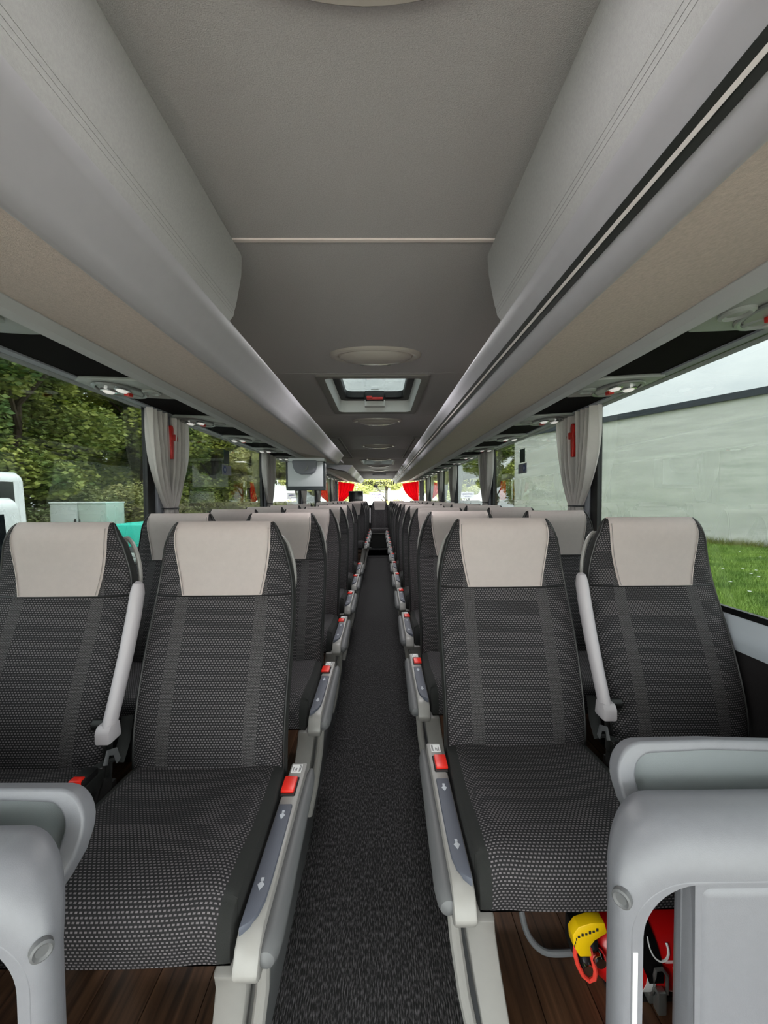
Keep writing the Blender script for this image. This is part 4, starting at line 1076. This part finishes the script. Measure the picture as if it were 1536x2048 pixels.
# concrete hall on the right: wall from P1 (near) to P2 (far corner), 7.8 m high
P1, P2 = Vector((26.8, 4.2)), Vector((11.3, 34.8)); d = (P2-P1).normalized(); nrm = Vector((d.y, -d.x)); nrm = nrm if nrm.x > 0 else -nrm
HT = EYE + 5.27
r = tag(empty('concrete_hall', (P2.x, P2.y, GZ)), 'pale concrete hall with dark roof edge beyond the lawn', 'building')
inv = Matrix.Translation(-Vector(r.location))
bm = bmesh.new(); pl = [P1, P2, P2+nrm*18, P1+nrm*18]; prism(bm, [(p.x, p.y) for p in pl], 'z', GZ, HT-0.35)
o = mk('wall_face', bm, M['concrete'], r, smooth=False); o.matrix_parent_inverse = inv
bm = bmesh.new(); pl = [P1-nrm*0.15, P2-nrm*0.15+d*0.15, P2+nrm*18+d*0.15, P1+nrm*18]; prism(bm, [(p.x, p.y) for p in pl], 'z', HT-0.35, HT)
o = mk('roof_edge', bm, M['cap'], r, smooth=False); o.matrix_parent_inverse = inv

# trees
def crown_mesh(seed, h, rad, n, leaf):
    rnd = random.Random(seed); V, F = [], []
    blobs = []
    for _ in range(26):
        a = rnd.uniform(0, 2*PI); zz = rnd.uniform(0.12, 0.95); rr_ = rad*math.sin(PI*min(0.96, 0.14+0.78*zz))**0.7*rnd.uniform(0.3, 0.85)
        blobs.append((rr_*math.cos(a), rr_*math.sin(a), zz*h, rad*rnd.uniform(0.24, 0.42)))
    for _ in range(n):
        bx_, by_, bz_, br = rnd.choice(blobs)
        dv = Vector((rnd.gauss(0, 1), rnd.gauss(0, 1), rnd.gauss(0, 1))).normalized()
        p = Vector((bx_, by_, bz_)) + Vector((dv.x, dv.y, dv.z*0.8))*br*rnd.uniform(0.55, 1.05)
        q = Matrix.Rotation(rnd.uniform(0, 2*PI), 3, 'Z') @ Matrix.Rotation(rnd.uniform(0.1, 1.3), 3, 'X')
        sz = leaf*rnd.uniform(0.6, 1.3); i0 = len(V)
        for c in ((-0.5, 0, 0), (0, -0.36, 0.04), (0.6, 0, 0), (0, 0.36, 0.04)): V.append(p + q @ Vector(c)*sz)
        F.append((i0, i0+1, i0+2, i0+3))
    me = bpy.data.meshes.new('crown'); me.from_pydata([tuple(v) for v in V], [], F); return me
crowns = [crown_mesh(11+i, 11.5, 3.6, 34000, 0.21) for i in range(3)]
for c in crowns: c.materials.append(M['leaf'])
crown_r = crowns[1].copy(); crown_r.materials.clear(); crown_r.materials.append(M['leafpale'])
bushes = [crown_mesh(51+i, 2.9, 1.7, 9000, 0.14) for i in range(2)]
for c in bushes: c.materials.append(M['bush'])
def trunk_mesh():
    bm = bmesh.new(); sweep(bm, [(0, 0, 0), (0.1, 0.05, 2), (0.05, 0.15, 5), (0.2, 0.1, 8.5)], [0.3, 0.22, 0.16, 0.06], 8)
    for k in range(5):
        a = k*1.3; z = 2.5+k; sweep(bm, [(0.08, 0.08, z), (1.0*math.cos(a), 1.0*math.sin(a), z+1.2), (2.0*math.cos(a), 2.0*math.sin(a), z+2.2)], [0.10, 0.07, 0.03], 6)
    return bm
t0 = mk('trunk', trunk_mesh(), M['bark']); tme = t0.data; bpy.data.objects.remove(t0)
rnd = random.Random(9)
spots = []
for k in range(13): spots.append((-15.5 - rnd.uniform(-1.5, 1.5) , 9 + 3.9*k, 'l'))
for k in range(8): spots.append((-20.5 - rnd.uniform(-1, 1), 11 + 6.2*k, 'l2'))
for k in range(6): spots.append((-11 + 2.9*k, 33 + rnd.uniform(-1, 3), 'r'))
for k in range(2): spots.append((14.5+4*k, 52, 'h'))
names_t = {'l': 'broad green tree in the edge of the wood beyond the tree-side windows', 'l2': 'tall green tree in the second line of the wood, tree side',
           'r': 'green tree standing behind the coach, beyond the rear window', 'h': 'green tree beyond the far corner of the concrete hall'}
for i, (x, y, kd) in enumerate(spots):
    t = tag(empty('tree', (x, y, GZ), rnd.uniform(0, 6.28)), names_t[kd], 'tree', names_t[kd])
    cm = crowns[i % 3]
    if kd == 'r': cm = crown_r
    sc = rnd.uniform(0.9, 1.2)*(1.25 if kd == 'l2' else 0.6 if kd == 'r' else 1.0); t.scale = (sc, sc, sc)
    o = bpy.data.objects.new('crown', cm); o.location = (0, 0, 0.8); link(o, t); o['kind'] = 'stuff'
    link(bpy.data.objects.new('trunk', tme), t)
for k in range(16):
    x, y = -12.2 - rnd.uniform(0, 1.6), 8 + 2.5*k
    t = tag(empty('bush', (x, y, GZ), rnd.uniform(0, 6.28)), 'low olive bush at the foot of the wood', 'bush', 'bushes at the foot of the wood')
    s_ = rnd.uniform(0.75, 1.15); t.scale = (s_, s_, s_*1.0)
    o = bpy.data.objects.new('foliage', bushes[k % 2]); link(o, t); o['kind'] = 'stuff'

def blades(nm, m, n, xy, hmin, hmax, wd, seed, label):
    rnd = random.Random(seed); V, F = [], []
    for _ in range(n):
        x, y = xy(rnd); a = rnd.uniform(0, PI); h = rnd.uniform(hmin, hmax); lx, ly = rnd.gauss(0, h*0.4), rnd.gauss(0, h*0.4); i0 = len(V)
        V += [(x-wd*math.cos(a), y-wd*math.sin(a), GZ+0.005), (x+wd*math.cos(a), y+wd*math.sin(a), GZ+0.005), (x+lx, y+ly, GZ+h)]; F.append((i0, i0+1, i0+2))
    me = bpy.data.meshes.new(nm); me.from_pydata(V, [], F); me.materials.append(m)
    return tag(link(bpy.data.objects.new(nm, me)), label, 'grass', kind='stuff')
def lawn_xy(rnd):
    while True:
        y = rnd.uniform(4, 24); x = y*rnd.uniform(0.62, 1.12)
        if x < 26.8 - (y-4.2)*0.5065 - 0.2: return x, y
def bx(rnd):
    t = rnd.uniform(0.25, 0.9); p = P1 + (P2-P1)*t - nrm*abs(rnd.gauss(0, 0.35)); return p.x, p.y
blades('lawn_grass', M['grass'], 90000, lawn_xy, 0.06, 0.17, 0.012, 3, 'green mown grass of the lawn before the concrete hall')
blades('dry_grass', M['drygrass'], 7000, bx, 0.15, 0.55, 0.012, 5, 'dry yellowish weeds along the foot of the concrete hall')
blades('verge_grass', M['drygrass'], 26000, lambda rnd: (-10.2-rnd.uniform(0, 2.2), rnd.uniform(7, 45)), 0.2, 0.7, 0.02, 6, 'tall yellow grass along the foot of the wood')
bm = bmesh.new(); lathe(bm, [(0.003, 0.0), (0.003, 0.12)], n=5)
bm2 = bmesh.new()
dz = mk('daisy', bm, M['grass'])
bmf = bmesh.new(); lathe(bmf, [(0.012, 0.118), (0.04, 0.13), (0.045, 0.136), (0.01, 0.136)], n=10); mk('flower_head', bmf, M['white'], dz)
for k, (u, v) in enumerate(((1488, 1109), (1454, 1143), (1495, 1144), (1522, 1147), (1512, 1154), (1528, 1160), (1530, 1120), (1470, 1170), (1510, 1190))):
    o = dz if k == 0 else copy_tree(dz)
    dist = (EYE-GZ-0.13)*830/(v-996.0); o.location = ((u-760)/830*dist, dist, GZ)
    tag(o, 'small white daisy in the green lawn', 'daisy', 'daisies in the lawn')

# vans and kiosks on the left
def van(name, x1, y0, y1, wd, z0, h, label, win):
    r = tag(empty(name, (x1, y1, GZ)), label, 'van'); inv = Matrix.Translation(-Vector(r.location))
    bm = bmesh.new()
    zz = GZ+0.35; t = GZ+h
    body = [(0.0, zz), (0.0, GZ+1.1), (-0.10, GZ+1.25), (-0.20, t-0.15), (-0.23, t-0.06), (-0.32, t), (-wd+0.32, t), (-wd+0.23, t-0.06), (-wd+0.20, t-0.15), (-wd+0.1, GZ+1.25), (-wd, GZ+1.1), (-wd, zz)]
    prism(bm, [(x1+a, b_) for a, b_ in body], 'y', y0, y1, 0.06, 3)
    o = mk('body', bm, M['vanwhite'], r); o.matrix_parent_inverse = inv
    for q0, q1, w0, w1 in win:
        bm = bmesh.new()
        xa = np.interp(w0, [1.25, h-0.15], [-0.10, -0.20]); xb = np.interp(w1, [1.25, h-0.15], [-0.10, -0.20])
        prism(bm, [(x1+xa+0.012, GZ+w0), (x1+xb+0.012, GZ+w1), (x1+xb-0.03, GZ+w1), (x1+xa-0.03, GZ+w0)], 'y', q0, q1)
        o = mk('side_window', bm, M['vanglass'], r, smooth=False); o.matrix_parent_inverse = inv
    bm = bmesh.new(); box(bm, x1-wd+0.3, x1-0.3, y1-0.02, y1+0.012, GZ+h*0.5, GZ+h-0.4, 0.01); o = mk('rear_window', bm, M['vanglass'], r); o.matrix_parent_inverse = inv
    for yy in (y0+0.9, y1-0.9):
        for xx in (x1-0.2, x1-wd+0.2):
            bm = bmesh.new(); lathe(bm, [(0.2, -0.12), (0.34, -0.11), (0.35, 0.0), (0.34, 0.11), (0.2, 0.12)], c=(xx, yy, GZ+0.35), axis='x', n=20); o = mk('wheel', bm, M['tyre'], r); o.matrix_parent_inverse = inv
    return r
van('white_van', -5.6, 1.9, 6.85, 2.1, 0, 3.02, 'tall white van with dark window, further from the coach', [(2.4, 4.6, 1.9, 2.86), (4.7, 6.62, 2.0, 2.86)])
van('white_van', -4.4, 0.4, 5.38, 2.0, 0, 2.6, 'lower white van with dark side window, nearer the coach', [(0.8, 2.9, 1.6, 2.40), (3.05, 5.1, 1.6, 2.40)])
for k, (u0, u1, m, lb) in enumerate(((104, 159.5, 'kiosk', 'pale grey metal kiosk standing next to the white vans'), (160, 217, 'kioskgreen', 'greenish grey metal kiosk adjoining the pale one'))):
    D = 13.0; x0, x1 = (u0-760)/830*D, (u1-760)/830*D
    r = tag(empty('metal_kiosk', ((x0+x1)/2, D, GZ)), lb, 'kiosk')
    hw = (x1-x0)/2-0.01
    bm = bmesh.new(); box(bm, -hw, hw, 0, 0.9, 0.1, 2.46, 0.01); mk('body', bm, M[m], r)
    bm = bmesh.new(); box(bm, -hw-0.01, hw+0.005, -0.04, 0.94, 2.46, 2.51, 0.01); mk('roof_plate', bm, M['vanwhite'], r)
    bm = bmesh.new(); box(bm, -hw+0.03, hw-0.03, -0.012, 0.0, 0.2, 2.42, 0.004); dd = mk('door', bm, M[m], r)
    bm = bmesh.new(); box(bm, *((hw-0.08, hw-0.04) if k == 0 else (-hw+0.04, -hw+0.06)), -0.04, -0.012, 1.85, 1.98, 0.004); mk('handle', bm, M['black'], dd)
    bm = bmesh.new(); box(bm, -hw+0.02, hw-0.02, 0.02, 0.88, 0, 0.1); mk('plinth', bm, M['silverdark'], r)
r = tag(empty('covered_trailer', (-7.35, 12.0, GZ)), 'trailer under a turquoise tarpaulin beside the kiosks', 'trailer')
bm = bmesh.new(); prism(bm, [(-0.9, 1.2), (-0.85, 1.72), (-0.6, 1.84), (0.6, 1.84), (0.85, 1.72), (0.9, 1.2)], 'y', 0, 2.2, 0.04); mk('tarpaulin', bm, M['tarp'], r)
bm = bmesh.new(); box(bm, -0.9, 0.9, 0.02, 2.18, 1.05, 1.2, 0.01); mk('upper_rail', bm, M['silverdark'], r)
for k in range(4):
    bm = bmesh.new(); box(bm, -0.88, 0.88, -0.01, 2.2, 0.48+0.14*k, 0.61+0.14*k, 0.008); mk('side_board', bm, M['kiosk'], r)
bm = bmesh.new()
for xx in (-0.8, 0.8): lathe(bm, [(0.15, -0.09), (0.28, -0.08), (0.28, 0.08), (0.15, 0.09)], c=(xx, 1.1, 0.28), axis='x', n=18)
box(bm, -0.8, 0.8, 1.06, 1.14, 0.24, 0.32); box(bm, -0.6, 0.6, 0.3, 1.9, 0.30, 0.5); mk('axle', bm, M['tyre'], r)
